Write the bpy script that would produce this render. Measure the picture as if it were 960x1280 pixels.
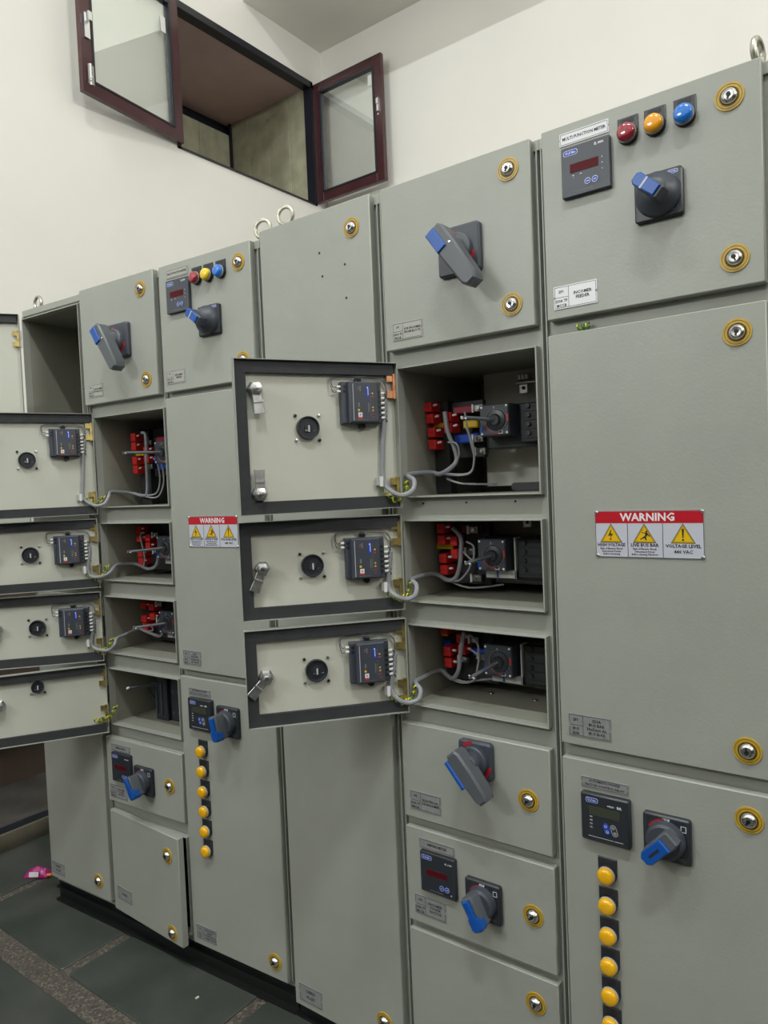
import bpy, bmesh, math, random
from mathutils import Vector, Matrix
random.seed(7)
for o in list(bpy.data.objects): bpy.data.objects.remove(o)
SC = bpy.context.scene
COL = SC.collection
PI = math.pi

# ------------------------------------------------------------------ camera
def make_camera():
    f, yaw, pitch, roll = 905.79, .6444, -.0370, -.0424
    cy, sy, cp, sp = math.cos(yaw), math.sin(yaw), math.cos(pitch), math.sin(pitch)
    F = Vector((-sy*cp, cy*cp, sp)); R = Vector((cy, sy, 0)); U = R.cross(F)
    R2 = R*math.cos(roll)+U*math.sin(roll); U2 = -R*math.sin(roll)+U*math.cos(roll)
    cam = bpy.data.cameras.new('camera'); o = bpy.data.objects.new('camera', cam); COL.objects.link(o)
    m = Matrix((R2, U2, -F)).transposed().to_4x4(); m.translation = Vector((0, -1.5506, 1.65))
    o.matrix_world = m
    cam.sensor_fit = 'VERTICAL'; cam.sensor_height = 36.0; cam.lens = 36.0*f/1280.0
    cam.clip_start = .02; cam.clip_end = 60
    SC.camera = o
make_camera()

# ------------------------------------------------------------------ light
W = bpy.data.worlds.new('world'); SC.world = W; W.use_nodes = True
W.node_tree.nodes['Background'].inputs[0].default_value = (.55, .6, .7, 1)
W.node_tree.nodes['Background'].inputs[1].default_value = .02
def area(name, loc, sx, sy, power, col, rot=(0, 0, 0)):
    l = bpy.data.lights.new(name, 'AREA'); l.shape = 'RECTANGLE'; l.size = sx; l.size_y = sy; l.energy = power; l.color = col
    o = bpy.data.objects.new(name, l); COL.objects.link(o); o.location = loc; o.rotation_euler = rot; return o
area('ceiling_lamp_light', (.8, -3.0, 7.85), 1.3, .10, 800, (.96, 1.0, .99), (math.radians(8), 0, 0))
area('ceiling_lamp_light', (-2.2, -3.0, 7.85), 1.3, .10, 450, (.96, 1.0, .99), (math.radians(8), 0, 0))
area('front_fill_light', (-2.6, -5.1, 4.0), 1.3, .12, 330, (.96, 1.0, .99), (math.radians(95), 0, 0))  # added front fill to brighten the cell back plates, not a fixture
area('side_fill_light', (5.3, -.8, 5.0), 1.3, .15, 900, (1.0, .99, .95), (math.radians(122), 0, math.radians(90)))  # added side fill to lift the shaded upper wall, not a fixture
SC.view_settings.view_transform = 'Standard'; SC.view_settings.look = 'None'
SC.view_settings.gamma = 1; SC.view_settings.use_curve_mapping = False
SC.view_settings.exposure = -2.08

# ------------------------------------------------------------------ materials
MATS = {}
def mat(name, col, rough=.5, metal=0., var=0., vscale=8., bump=0., bscale=300., emit=0., coat=0., col2=None, spec=.5):
    if name in MATS: return MATS[name]
    m = bpy.data.materials.new(name); m.use_nodes = True; nt = m.node_tree; N = nt.nodes; L = nt.links
    b = N['Principled BSDF']
    b.inputs['Base Color'].default_value = (*col, 1); b.inputs['Roughness'].default_value = rough
    b.inputs['Metallic'].default_value = metal; b.inputs['Specular IOR Level'].default_value = spec
    b.inputs['Coat Weight'].default_value = coat
    tc = N.new('ShaderNodeTexCoord')
    if var or col2:
        n = N.new('ShaderNodeTexNoise'); n.inputs['Scale'].default_value = vscale; n.inputs['Detail'].default_value = 4
        L.new(tc.outputs['Object'], n.inputs['Vector'])
        r = N.new('ShaderNodeValToRGB')
        c2 = col2 if col2 else tuple(min(1, c*(1+var)) for c in col)
        c1 = col if col2 else tuple(c*(1-var) for c in col)
        r.color_ramp.elements[0].color = (*c1, 1); r.color_ramp.elements[1].color = (*c2, 1)
        r.color_ramp.elements[0].position = .35; r.color_ramp.elements[1].position = .65
        L.new(n.outputs['Fac'], r.inputs['Fac']); L.new(r.outputs['Color'], b.inputs['Base Color'])
    if bump:
        n2 = N.new('ShaderNodeTexNoise'); n2.inputs['Scale'].default_value = bscale; n2.inputs['Detail'].default_value = 2
        L.new(tc.outputs['Object'], n2.inputs['Vector'])
        bp = N.new('ShaderNodeBump'); bp.inputs['Strength'].default_value = bump; bp.inputs['Distance'].default_value = .001
        L.new(n2.outputs['Fac'], bp.inputs['Height']); L.new(bp.outputs['Normal'], b.inputs['Normal'])
    if emit:
        b.inputs['Emission Color'].default_value = (*col, 1); b.inputs['Emission Strength'].default_value = emit
    MATS[name] = m; return m
PAINT = mat('powder_coat_grey', (.316, .328, .296), .42, var=.03, vscale=5, bump=.25, bscale=160)
PAINTSHADE = mat('powder_coat_shaded', (.25, .25, .21), .5, var=.03, vscale=4, bump=.15, bscale=160)  # same cabinet paint darkened: compartment shade put into the colour
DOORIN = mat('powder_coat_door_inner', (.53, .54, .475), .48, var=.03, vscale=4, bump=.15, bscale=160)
WALL = mat('cream_plaster', (.78, .765, .725), .7, var=.02, vscale=1.5, bump=.3, bscale=40)
CEIL = mat('ceiling_plaster', (.82, .80, .735), .8, var=.03, vscale=2, bump=.25, bscale=40)
LOWBROWN = mat('brown_lower_wall', (.085, .06, .045), .7, var=.15, vscale=3, bump=.3, bscale=40)  # dark brown for the lower wall bands
STONE = mat('green_black_stone', (.033, .041, .036), .42, col2=(.062, .068, .061), vscale=3.5, bump=.5, bscale=22)
LEDGEM = mat('ledge_cement', (.13, .115, .085), .8, var=.2, vscale=6, bump=.5, bscale=60)
LEDGETOP = mat('ledge_dark_top', (.05, .045, .04), .8, var=.3, vscale=6, bump=.5, bscale=60)
BLUEBAND = mat('ledge_blue_band', (.03, .036, .048), .6, var=.2)
BLACK = mat('black_rubber', (.018, .019, .022), .6)
GASKET = mat('gasket_foam', (.030, .032, .037), .75, var=.12, vscale=20, bump=.4, bscale=200)
PLINTH = mat('plinth_black_paint', (.008, .010, .010), .35, bump=.2, bscale=60)
SLATE = mat('slate_plastic', (.046, .054, .072), .45, bump=.1, bscale=400)
SLATED = mat('dark_slate_plastic', (.022, .026, .034), .38)
SLATEL = mat('mid_slate_plastic', (.085, .095, .110), .4)
BLUE = mat('blue_plastic', (.003, .075, .36), .35)
BLUEB = mat('logo_blue', (.010, .055, .42), .4)
RED = mat('red_plastic', (.62, .02, .018), .45)
REDMK = mat('red_marking', (.38, .015, .03), .5)
REDSIGN = mat('sign_red', (.45, .003, .015), .35)
YEL = mat('yellow_sleeve', (.62, .42, .01), .5)
SIGNY = mat('sign_yellow', (.70, .44, .0), .4)
WHITE = mat('white_print', (.72, .73, .76), .45)
SIGNW = mat('sign_white', (.50, .52, .60), .4)
PLATEW = mat('white_acrylic_plate', (.66, .67, .70), .3)
PLATEG = mat('grey_acrylic_plate', (.24, .245, .25), .35, var=.08, vscale=40)
PLATEL = mat('light_grey_plate', (.36, .365, .34), .35)
INK = mat('black_ink', (.008, .008, .010), .5)
LCD = mat('lcd_green_grey', (.045, .052, .036), .25)
REDLED = mat('dark_red_window', (.085, .005, .009), .45, spec=.12)
GREYBTN = mat('grey_button', (.16, .17, .17), .5)
CHROME = mat('chrome', (.75, .76, .78), .18, metal=1)
ZINC = mat('zinc_plated', (.62, .64, .66), .32, metal=1, var=.15, vscale=60)
BRASSZ = mat('yellow_zinc', (.62, .50, .20), .35, metal=1, var=.25, vscale=50)
COPPERY = mat('copper_tint', (.72, .36, .20), .35, metal=1, var=.2, vscale=50)
GOLD = mat('lock_ring_yellow', (.50, .32, .03), .35, var=.15, vscale=40)
GOLDD = mat('lock_ring_dark', (.13, .075, .01), .4)
STEELD = mat('steel_dark', (.25, .25, .24), .35, metal=1)
EYE = mat('eyebolt_zinc', (.42, .41, .35), .42, metal=1, var=.3, vscale=60)
CONDUIT = mat('grey_spiral_wrap', (.27, .275, .31), .45, bump=.8, bscale=500)
WIRE = mat('grey_wire', (.30, .30, .32), .5)
WIREDK = mat('dark_grey_wire', (.10, .10, .11), .5)
FERR = mat('white_ferrule', (.75, .76, .76), .35)
EARTHY = mat('earth_wire_yellow', (.62, .58, .02), .4)
EARTHG = mat('earth_wire_green', (.04, .22, .04), .4)
AMBER = mat('amber_lens', (.80, .42, .004), .22, coat=.6)
AMBERT = mat('orange_lens', (.80, .33, .004), .16, coat=.6)
YELT = mat('yellow_lens', (.80, .55, .01), .2, coat=.6)
REDL = mat('ruby_lens', (.30, .012, .030), .14, coat=.8)
BLUEL = mat('blue_lens', (.004, .16, .62), .14, coat=.8)
MAROON = mat('maroon_sash_paint', (.060, .022, .026), .22, var=.15, vscale=6)
NAVY = mat('navy_black_frame', (.012, .013, .022), .35)
BROWNC = mat('brown_soffit', (.52, .38, .36), .55, var=.06, vscale=4)
PLANK = mat('green_grey_sheet', (.42, .42, .30), .45, var=.14, vscale=9, bump=.3, bscale=30)
LIGHTG = mat('light_grey_plastic', (.42, .43, .42), .5)
MAG = mat('magenta_wrapper', (.42, .01, .20), .3, coat=.4)
ORG = mat('orange_wrapper', (.75, .20, .02), .35)
TAPE = mat('white_tape', (.72, .73, .72), .6)
DUSTY = mat('floor_chip', (.55, .50, .35), .7)
BUSRED = mat('busbar_red_sleeve', (.24, .015, .035), .5)
BUSBLUE = mat('busbar_blue_sleeve', (.004, .06, .42), .4)

def terrazzo():
    m = bpy.data.materials.new('pebble_joint'); m.use_nodes = True; nt = m.node_tree; N = nt.nodes; L = nt.links; b = N['Principled BSDF']
    tc = N.new('ShaderNodeTexCoord'); v = N.new('ShaderNodeTexVoronoi'); v.inputs['Scale'].default_value = 150
    L.new(tc.outputs['Object'], v.inputs['Vector'])
    r = N.new('ShaderNodeValToRGB'); e = r.color_ramp.elements
    e[0].position = 0; e[0].color = (.048, .044, .038, 1); e[1].position = 1; e[1].color = (.17, .145, .12, 1)
    k = e.new(.7); k.color = (.085, .075, .064, 1)
    sep = N.new('ShaderNodeSeparateColor'); L.new(v.outputs['Color'], sep.inputs[0]); L.new(sep.outputs[0], r.inputs['Fac'])
    L.new(r.outputs['Color'], b.inputs['Base Color']); b.inputs['Roughness'].default_value = .6
    bp = N.new('ShaderNodeBump'); bp.inputs['Strength'].default_value = .5; bp.inputs['Distance'].default_value = .002
    L.new(v.outputs['Distance'], bp.inputs['Height']); L.new(bp.outputs['Normal'], b.inputs['Normal'])
    return m
PEBBLE = terrazzo()
def glass():
    m = bpy.data.materials.new('window_glass'); m.use_nodes = True; nt = m.node_tree; N = nt.nodes; L = nt.links
    N.remove(N['Principled BSDF']); out = N['Material Output']
    t = N.new('ShaderNodeBsdfTransparent'); t.inputs[0].default_value = (.985, .995, .99, 1)
    g = N.new('ShaderNodeBsdfGlossy'); g.inputs['Roughness'].default_value = .02; g.inputs[0].default_value = (.95, 1, .98, 1)
    fr = N.new('ShaderNodeLayerWeight'); fr.inputs[0].default_value = .30
    mx = N.new('ShaderNodeMixShader'); L.new(fr.outputs[1], mx.inputs[0]); L.new(t.outputs[0], mx.inputs[1]); L.new(g.outputs[0], mx.inputs[2])
    L.new(mx.outputs[0], out.inputs[0]); return m
GLASS = glass()

# ------------------------------------------------------------------ mesh builder
def inset(poly, d):
    n = len(poly); out = []
    for i in range(n):
        p0, p1, p2 = Vector(poly[i-1]), Vector(poly[i]), Vector(poly[(i+1) % n])
        e1 = (p1-p0).normalized(); e2 = (p2-p1).normalized()
        n1 = Vector((-e1.y, e1.x)); n2 = Vector((-e2.y, e2.x))
        k = 1+n1.dot(n2)
        out.append(tuple(p1+(n1+n2)*(d/max(k, .3))))
    return out
def rrect(x0, x1, z0, z1, r=0, n=3):
    if r <= 0: return [(x0, z0), (x1, z0), (x1, z1), (x0, z1)]
    P = []
    for cx, cz, a0 in ((x1-r, z0+r, -90), (x1-r, z1-r, 0), (x0+r, z1-r, 90), (x0+r, z0+r, 180)):
        for i in range(n+1):
            a = math.radians(a0+90*i/n); P.append((cx+r*math.cos(a), cz+r*math.sin(a)))
    return P
def circ(cx, cz, r, n=24, a0=0, a1=360):
    full = abs(a1-a0) >= 360
    m = n if full else n+1
    return [(cx+r*math.cos(math.radians(a0+(a1-a0)*i/n)), cz+r*math.sin(math.radians(a0+(a1-a0)*i/n))) for i in range(m)]
FONT = {}
def font_mesh(s):
    if s in FONT: return FONT[s]
    c = bpy.data.curves.new('t', 'FONT'); c.body = s; c.size = 1; c.align_x = 'CENTER'; c.align_y = 'CENTER'; c.resolution_u = 1; c.offset = .026
    o = bpy.data.objects.new('t', c); COL.objects.link(o)
    me = bpy.data.meshes.new_from_object(o)
    vs = [tuple(v.co) for v in me.vertices]; fs = [tuple(p.vertices) for p in me.polygons]
    bpy.data.objects.remove(o); bpy.data.curves.remove(c); bpy.data.meshes.remove(me)
    FONT[s] = (vs, fs); return FONT[s]
class MB:
    def __init__(s): s.v = []; s.f = []; s.m = []; s.mats = []; s.M = Matrix.Identity(4)
    def mi(s, m):
        if m not in s.mats: s.mats.append(m)
        return s.mats.index(m)
    def add(s, vs, fs, m):
        o = len(s.v); k = s.mi(m)
        s.v += [tuple(s.M @ Vector(v)) for v in vs]
        s.f += [tuple(i+o for i in f) for f in fs]; s.m += [k]*len(fs)
    def prism(s, poly, y0, y1, m, ch=0, mf=None):
        """poly counter-clockwise in x,z; front face at y0, back at y1; ch = front chamfer"""
        n = len(poly); d = 1 if y1 > y0 else -1
        rings = [(inset(poly, ch), y0), (poly, y0+d*ch), (poly, y1)] if ch else [(poly, y0), (poly, y1)]
        vs = [(p[0], y, p[1]) for P, y in rings for p in P]; fs = []
        for k in range(len(rings)-1):
            for i in range(n):
                j = (i+1) % n; fs.append((k*n+i, k*n+j, (k+1)*n+j, (k+1)*n+i))
        fs.append(tuple(range((len(rings)-1)*n, len(rings)*n))[::-1])
        s.add(vs, fs, m)
        s.add([vs[i] for i in range(n)], [tuple(range(n))], mf or m)
    def box(s, x0, x1, y0, y1, z0, z1, m, ch=0): s.prism(rrect(x0, x1, z0, z1), y0, y1, m, ch)
    def quad(s, x0, x1, z0, z1, y, m): s.add([(x0, y, z0), (x1, y, z0), (x1, y, z1), (x0, y, z1)], [(0, 1, 2, 3)], m)
    def poly(s, P, y, m): s.add([(p[0], y, p[1]) for p in P], [tuple(range(len(P)))], m)
    def frame(s, P, d, y, m):
        Q = inset(P, d); n = len(P)
        s.add([(p[0], y, p[1]) for p in P]+[(p[0], y, p[1]) for p in Q], [(i, (i+1) % n, n+(i+1) % n, n+i) for i in range(n)], m)
    def lathe(s, prof, m, cx=0, cz=0, n=20):
        """prof = list of (radius, y)"""
        vs = []; fs = []
        for r, y in prof:
            for i in range(n):
                a = 2*PI*i/n; vs.append((cx+r*math.cos(a), y, cz+r*math.sin(a)))
        for k in range(len(prof)-1):
            for i in range(n):
                j = (i+1) % n; fs.append((k*n+i, k*n+j, (k+1)*n+j, (k+1)*n+i))
        if prof[0][0] > 0: fs.append(tuple(range(n)))
        if prof[-1][0] > 0: fs.append(tuple(range((len(prof)-1)*n, len(prof)*n))[::-1])
        s.add(vs, fs, m)
    def ring(s, r0, r1, y0, y1, m, n=28, cx=0, cz=0):
        prof = [(r0, y0), (r1, y0), (r1, y1), (r0, y1), (r0, y0)]
        vs = []; fs = []
        for r, y in prof[:4]:
            for i in range(n):
                a = 2*PI*i/n; vs.append((cx+r*math.cos(a), y, cz+r*math.sin(a)))
        for k in range(4):
            for i in range(n):
                j = (i+1) % n; k2 = (k+1) % 4; fs.append((k*n+i, k*n+j, k2*n+j, k2*n+i))
        s.add(vs, fs, m)
    def tube(s, pts, r, m, n=7, smooth=4, closed=False, m2=None, alt=3):
        P = [Vector(p) for p in pts]
        if smooth and len(P) > 2:
            Q = []; L = len(P)
            for i in range(L if closed else L-1):
                p0 = P[(i-1) % L] if (closed or i > 0) else P[i]; p1 = P[i]; p2 = P[(i+1) % L]
                p3 = P[(i+2) % L] if (closed or i+2 < L) else p2
                for k in range(smooth):
                    t = k/smooth
                    Q.append(.5*((2*p1)+(p2-p0)*t+(2*p0-5*p1+4*p2-p3)*t*t+(3*p1-p0-3*p2+p3)*t**3))
            if not closed: Q.append(P[-1])
            P = Q
        L = len(P); vs = []; up = None
        for i in range(L):
            a = P[(i+1) % L] if (closed or i < L-1) else P[i]; b = P[(i-1) % L] if (closed or i > 0) else P[i]
            t = (a-b)
            if t.length < 1e-9: t = Vector((0, 0, 1))
            t.normalize()
            if up is None: up = Vector((0, 0, 1)) if abs(t.z) < .9 else Vector((1, 0, 0))
            up = (up-t*up.dot(t)).normalized(); sd = t.cross(up)
            for k in range(n):
                q = 2*PI*k/n; vs.append(tuple(P[i]+up*(r*math.cos(q))+sd*(r*math.sin(q))))
        fs = []; fs2 = []
        for i in range(L if closed else L-1):
            for k in range(n):
                i2 = (i+1) % L; k2 = (k+1) % n
                (fs2 if (m2 and (i//alt) % 3 == 2) else fs).append((i*n+k, i*n+k2, i2*n+k2, i2*n+k))
        if not closed: fs.append(tuple(range(n))); fs.append(tuple(range((L-1)*n, L*n)))
        o = len(s.v); s.v += [tuple(s.M @ Vector(v)) for v in vs]
        for F_, mm in ((fs, m), (fs2, m2)):
            if F_: s.f += [tuple(i+o for i in f) for f in F_]; s.m += [s.mi(mm)]*len(F_)
    def text(s, t, h, cx, cz, y, m, flip=False, rot=0, wmax=None):
        vs, fs = font_mesh(t)
        if wmax:
            w = (max(v[0] for v in vs)-min(v[0] for v in vs))*h
            sx = min(1, wmax/w)
        else: sx = 1
        c, q = math.cos(rot), math.sin(rot); k = -1 if flip else 1
        s.add([(cx+k*((v[0]*sx*c-v[1]*q)*h), y, cz+(v[0]*sx*q+v[1]*c)*h) for v in vs], fs, m)
    def mesh(s, name, ang=35, flat=False):
        me = bpy.data.meshes.new(name); me.from_pydata(s.v, [], s.f)
        for m in s.mats: me.materials.append(m)
        for p, k in zip(me.polygons, s.m): p.material_index = k
        bm = bmesh.new(); bm.from_mesh(me)
        bmesh.ops.remove_doubles(bm, verts=bm.verts, dist=1e-6)
        bmesh.ops.recalc_face_normals(bm, faces=bm.faces); bm.to_mesh(me); bm.free()
        if not flat:
            me.shade_smooth(); me.set_sharp_from_angle(angle=math.radians(ang))
        me.update(); return me
ORIG = {}; SHARED = {}
class Frame:
    def __init__(s, loc, rz): s.loc = Vector(loc); s.R = Matrix.Rotation(rz, 4, 'Z'); s.rz = rz
def put(mb, name, parent=None, at=(0, 0, 0), frame=None, label=None, flat=False):
    """at = anchor in the cabinet's (or frame's) coordinates, mesh is relative to the anchor"""
    me = mb if isinstance(mb, bpy.types.Mesh) else mb.mesh(name, flat=flat)
    o = bpy.data.objects.new(name, me); COL.objects.link(o); at = Vector(at)
    if parent is not None: o.parent = parent
    if frame: o.location = frame.loc+frame.R @ at; o.rotation_euler = (0, 0, frame.rz)
    else: o.location = at-(ORIG.get(parent.name, Vector()) if parent is not None else Vector())
    ORIG[o.name] = at
    if label: o['label'] = label
    return o
def thing(name, label, cat, loc=(0, 0, 0), rz=0, group=None):
    o = bpy.data.objects.new(name, None); COL.objects.link(o); o.location = loc; o.rotation_euler = (0, 0, rz)
    o.empty_display_size = .1; o['label'] = label; o['category'] = cat
    if group: o['group'] = group
    return o
def tag(o, label, cat, group=None):
    o['label'] = label; o['category'] = cat
    if group: o['group'] = group
    return o
def struct(mb, name, at=(0, 0, 0), parent=None, label=None):
    o = put(mb, name, parent, at)
    if parent is None: o['kind'] = 'structure'
    if label: o['label'] = label
    return o

# ------------------------------------------------------------------ the room
XW, YB, ZS = -4.0, 3.157, 5.26        # left wall, back wall, low ceiling
YS = 2.30                              # front edge of the low ceiling
XR, YF, ZC = 5.5, -5.2, 8.2
WY0, WY1, WZ0, WZ1 = 1.64, 3.03, 3.97, 4.965   # opening in the left wall
GX0, GY0 = -3.11, -.33
b = MB(); b.box(XW-.2, XR+.2, YF-.2, YB+.2, -.12, -.006, PEBBLE)
floor = struct(b, 'floor')
fl = {}
def slab(x0, x1, y0, y1, k):
    w, h = (x1-x0)/2, (y1-y0)/2
    b = MB(); P = rrect(-w, w, -h, h, .012, 2)
    b.M = Matrix(((1, 0, 0, 0), (0, 0, 1, 0), (0, -1, 0, 0), (0, 0, 0, 1)))
    b.prism(P, -.0, .012, STONE, .003)
    return b
def add_slab(x0, x1, y0, y1):
    key = (round(x1-x0, 3), round(y1-y0, 3))
    if key not in fl: fl[key] = slab(x0, x1, y0, y1, 0).mesh('stone_slab')
    put(fl[key], 'stone_slab', floor, ((x0+x1)/2, (y0+y1)/2, random.uniform(-.0006, .0006)))
for r in range(-4, 4):
    y0 = GY0+.045+r*.93; y1 = y0+.93-.09
    w = 1.1 if r < 0 else .68
    x = -4.1 if r == -1 else (-4.6 if r < -1 else (-4.47 if r == 0 else -4.2))
    while x < XR:
        x1 = x+w
        add_slab(max(x+.022, XW), min(x1-.022, XR), max(y0, YF), min(y1, YB)) if x1 > XW+.1 and y1 > YF and y0 < YB else None
        x = x1
b = MB(); b.box(XW, XR+.2, YB, YB+.2, 0, ZC, WALL); struct(b, 'wall_back')
b = MB()
b.box(XW-.22, XW, YF, WY0, 0, ZC, WALL); b.box(XW-.22, XW, WY1, YB+.2, 0, ZC, WALL)
b.box(XW-.22, XW, WY0, WY1, 0, WZ0, WALL); b.box(XW-.22, XW, WY0, WY1, WZ1, ZC, WALL)
struct(b, 'wall_left')
b = MB(); b.box(XR, XR+.2, YF, YB, 0, ZC, WALL); struct(b, 'wall_right')
b = MB(); b.box(XW-.2, XR+.2, YF-.2, YF, 0, ZC, WALL); struct(b, 'wall_front')
b = MB(); b.box(XW, XR, YF, YF+.012, 0, 2.7, LOWBROWN); struct(b, 'bounce_cut_front')  # dark band added out of view to cut light bounced off the front wall
b = MB(); b.box(XR-.012, XR, YF+.012, YB, 0, 2.7, LOWBROWN); struct(b, 'bounce_cut_right')  # likewise added on the unseen right wall, to cut bounce
b = MB(); b.box(XW-.2, XR+.2, YF-.2, YB+.2, ZC, ZC+.15, CEIL); b.box(XW, XR, YS, YB, ZS, ZC, CEIL); struct(b, 'ceiling')
# dark brown lower band, black strip and the low cement ledge at the foot of the left wall
b = MB(); b.box(XW, XW+.012, YF, YB, .122, 1.45, LOWBROWN); struct(b, 'trim_1')
b = MB(); b.box(XW, XW+.05, YF, YB, .335, .385, BLACK); struct(b, 'trim_2')
b = MB()
prof = [(-.5, 0), (0, 0), (.006, .02), (.012, .05), (.008, .085), (0, .092)]
L_ = YB-YF
b.add([(x, yy, z) for yy in (0, L_) for x, z in prof+[(-.5, .092)]], [tuple(range(7)), tuple(range(7, 14))]+[(i, (i+1) % 7, 7+(i+1) % 7, 7+i) for i in range(7)], LEDGEM)
b.box(-.5, -.004, 0, L_, .092, .121, LEDGETOP)
b.box(-.004, .004, 0, L_, .092, .121, BLUEBAND)
put(b, 'cement_ledge', None, (XW+.503, YF, 0)); tag(bpy.data.objects['cement_ledge'], 'low dark cement ledge running along the foot of the left wall', 'ledge')

# ------------------------------------------------------------------ window in the left wall
b = MB()
fw = .05
for (y0, y1, z0, z1) in ((WY0, WY1, WZ1-fw, WZ1), (WY0, WY1, WZ0, WZ0+.012), (WY0, WY0+fw*.5, WZ0, WZ1), (WY1-fw*.5, WY1, WZ0, WZ1)):
    b.box(-.07, .012, y0-WY0, y1-WY0, z0-WZ0, z1-WZ0, NAVY)
win = struct(b, 'window_1', (XW, WY0, WZ0), label='open two-sash window high in the left wall')
# hatch box behind the opening
b = MB(); b.box(-1.0, -.012, WY0-.4, WY1-.006, WZ1-.022, WZ1-.002, BROWNC); struct(b, 'soffit', (XW-.06, 0, 0), win, 'brown board ceiling of the loft behind the window')
b = MB(); b.box(-1.1, 0, WY0-.4, WY1+.05, WZ0-.06, WZ0-.02, BROWNC); struct(b, 'loft_floor', (XW-.06, 0, 0), win)
b = MB(); b.box(-1.02, -1.0, WY0-.4, WY1+.02, WZ0-.05, WZ1+.03, NAVY); b.box(-1.0, -.06, WY0-.42, WY0-.4, WZ0-.05, WZ1+.1, NAVY); struct(b, 'loft_back', (XW-.02, 0, 0), win)
def sheets(n, f):
    for i in range(n):
        b = MB(); f(b, i); struct(b, 'metal_sheet', (0, 0, 0), win)
def f1(b, i):
    x0 = -5.02+.02+i*.245; b.box(x0, x0+.241, WY1-.004+.001*(i % 2), WY1+.014, WZ0-.05, WZ1+.005, PLANK, .002)
sheets(4, f1)
def f2(b, i):
    y1 = WY1-.03-i*.34; b.M = Matrix.Identity(4); b.box(-5.0, -4.985+.002*(i % 2), y1-.335, y1, WZ0-.05, WZ1-.12, PLANK)
sheets(4, f2)
b = MB(); b.box(-4.99, -4.965, WY1-.03, WY1-.006, WZ0-.05, WZ1+.005, NAVY); struct(b, 'corner_post', (0, 0, 0), win)
b = MB(); b.lathe([(.012, 0), (.012, .006), (.003, .008), (.003, .03), (0, .03)], ZINC, n=10); struct(b, 'hook', (-4.42, WY1-.04, WZ1-.13), win)

def sash(w, h, frame, inner, nm_label):
    b = MB(); st = .075; t = .036
    for (x0, x1, z0, z1) in ((0, st, 0, h), (w-st, w, 0, h), (st, w-st, 0, st), (st, w-st, h-st, h)):
        b.box(x0, x1, 0, t, z0, z1, MAROON, .004)
    for (x0, x1, z0, z1) in ((st-.002, st+.012, st, h-st), (w-st-.012, w-st+.002, st, h-st), (st, w-st, st-.002, st+.01), (st, w-st, h-st-.01, h-st+.002)):
        b.box(x0, x1, -.004, t+.004, z0, z1, inner)
    s = put(b, 'sash', win, (0, 0, 0), frame, nm_label)
    p = MB(); p.box(-w/2+st+.01, w/2-st-.01, -.002, .002, -h/2+st+.008, h/2-st-.008, GLASS); put(p, 'pane', s, (w/2, t/2, h/2))
    return s
def fr(loc, rz): return Frame(Vector(loc)-Vector((XW, WY0, WZ0)), rz)
# right sash: opened square to the wall, lies along +X
hs = .955
s1 = sash(.70, hs, fr((XW+.005, WY1+.0, WZ0+.02), 0), SLATED, 'right window sash opened square to the wall')
b = MB(); b.box(-.008, .008, -.02, 0, -.05, .05, CHROME, .003); b.box(-.005, .012, -.03, -.018, .0, .04, CHROME, .003); b.lathe([(.008, -.01), (.008, 0)], CHROME, 0, -.07, n=10)
put(b, 'handle', s1, (.665, 0, .57), label='chrome handle')
b = MB(); b.box(-.02, .02, -.003, -.001, -.04, .04, TAPE); put(b, 'tape', s1, (.585, .014, .79))
# left sash: folded almost flat against the wall
s2 = sash(.79, hs, fr((XW+.01, WY0+.015, WZ0+.02), math.radians(-82.5)), NAVY, 'left window sash folded back near the wall')
b = MB(); b.M = Matrix.Rotation(PI/2, 4, 'X'); b.lathe([(.011, -.06), (.011, .06)], CHROME, n=10); b.M = Matrix.Identity(4); b.box(-.02, .02, .0, .004, -.055, .055, CHROME, .002); b.tube([(.005, .01, -.01), (.005, .02, -.03), (.03, .02, -.03)], .004, CHROME, n=6)
put(b, 'bolt', s2, (.742, .045, .105), label='chrome barrel bolt')
b = MB(); b.box(-.018, .018, -.0, .01, -.07, .07, CHROME, .003); b.box(-.012, .012, .01, .04, .02, .07, CHROME, .004)
put(b, 'handle', s2, (.75, .038, .38), label='chrome handle')
b = MB(); b.box(-.02, .02, .001, .003, -.05, .05, TAPE); put(b, 'tape', s2, (.125, .022, .72))
# frames of the sash objects are relative to window_1 at (XW, WY0, WZ0)

# ------------------------------------------------------------------ cabinet hardware (meshes shared between alike parts)
def lock_mesh():
    b = MB()
    b.ring(.0165, .0265, -.0025, 0, GOLD, 30)
    b.ring(.0222, .0232, -.0029, -.002, GOLDD, 30); b.ring(.0165, .0180, -.0033, -.002, GOLDD, 30)
    return b.mesh('ring')
def lock_core():
    b = MB(); b.lathe([(.0, -.011), (.0095, -.012), (.0128, -.010), (.0155, -.004), (.0162, 0)], CHROME, n=22)
    b.ring(.0085, .0098, -.0128, -.0118, STEELD, 18)
    return b.mesh('core')
def lock_slot():
    b = MB(); b.lathe([(.0042, -.0133), (.0042, -.0115)], INK, 0, .001, n=10); b.box(-.0016, .0016, -.0133, -.0115, -.0075, 0, INK); return b.mesh('keyhole')
LOCK = (lock_mesh(), lock_core(), lock_slot())
def lock(cab, x, z, y=0, tilt=0, frame=None):
    o = put(LOCK[0], 'lock', cab, (x, y, z), frame)
    c = put(LOCK[1], 'lock_cylinder', o, (x, y, z)); k = put(LOCK[2], 'keyhole', o, (x, y, z)); k.rotation_euler = (0, tilt, 0)
    return o

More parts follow.
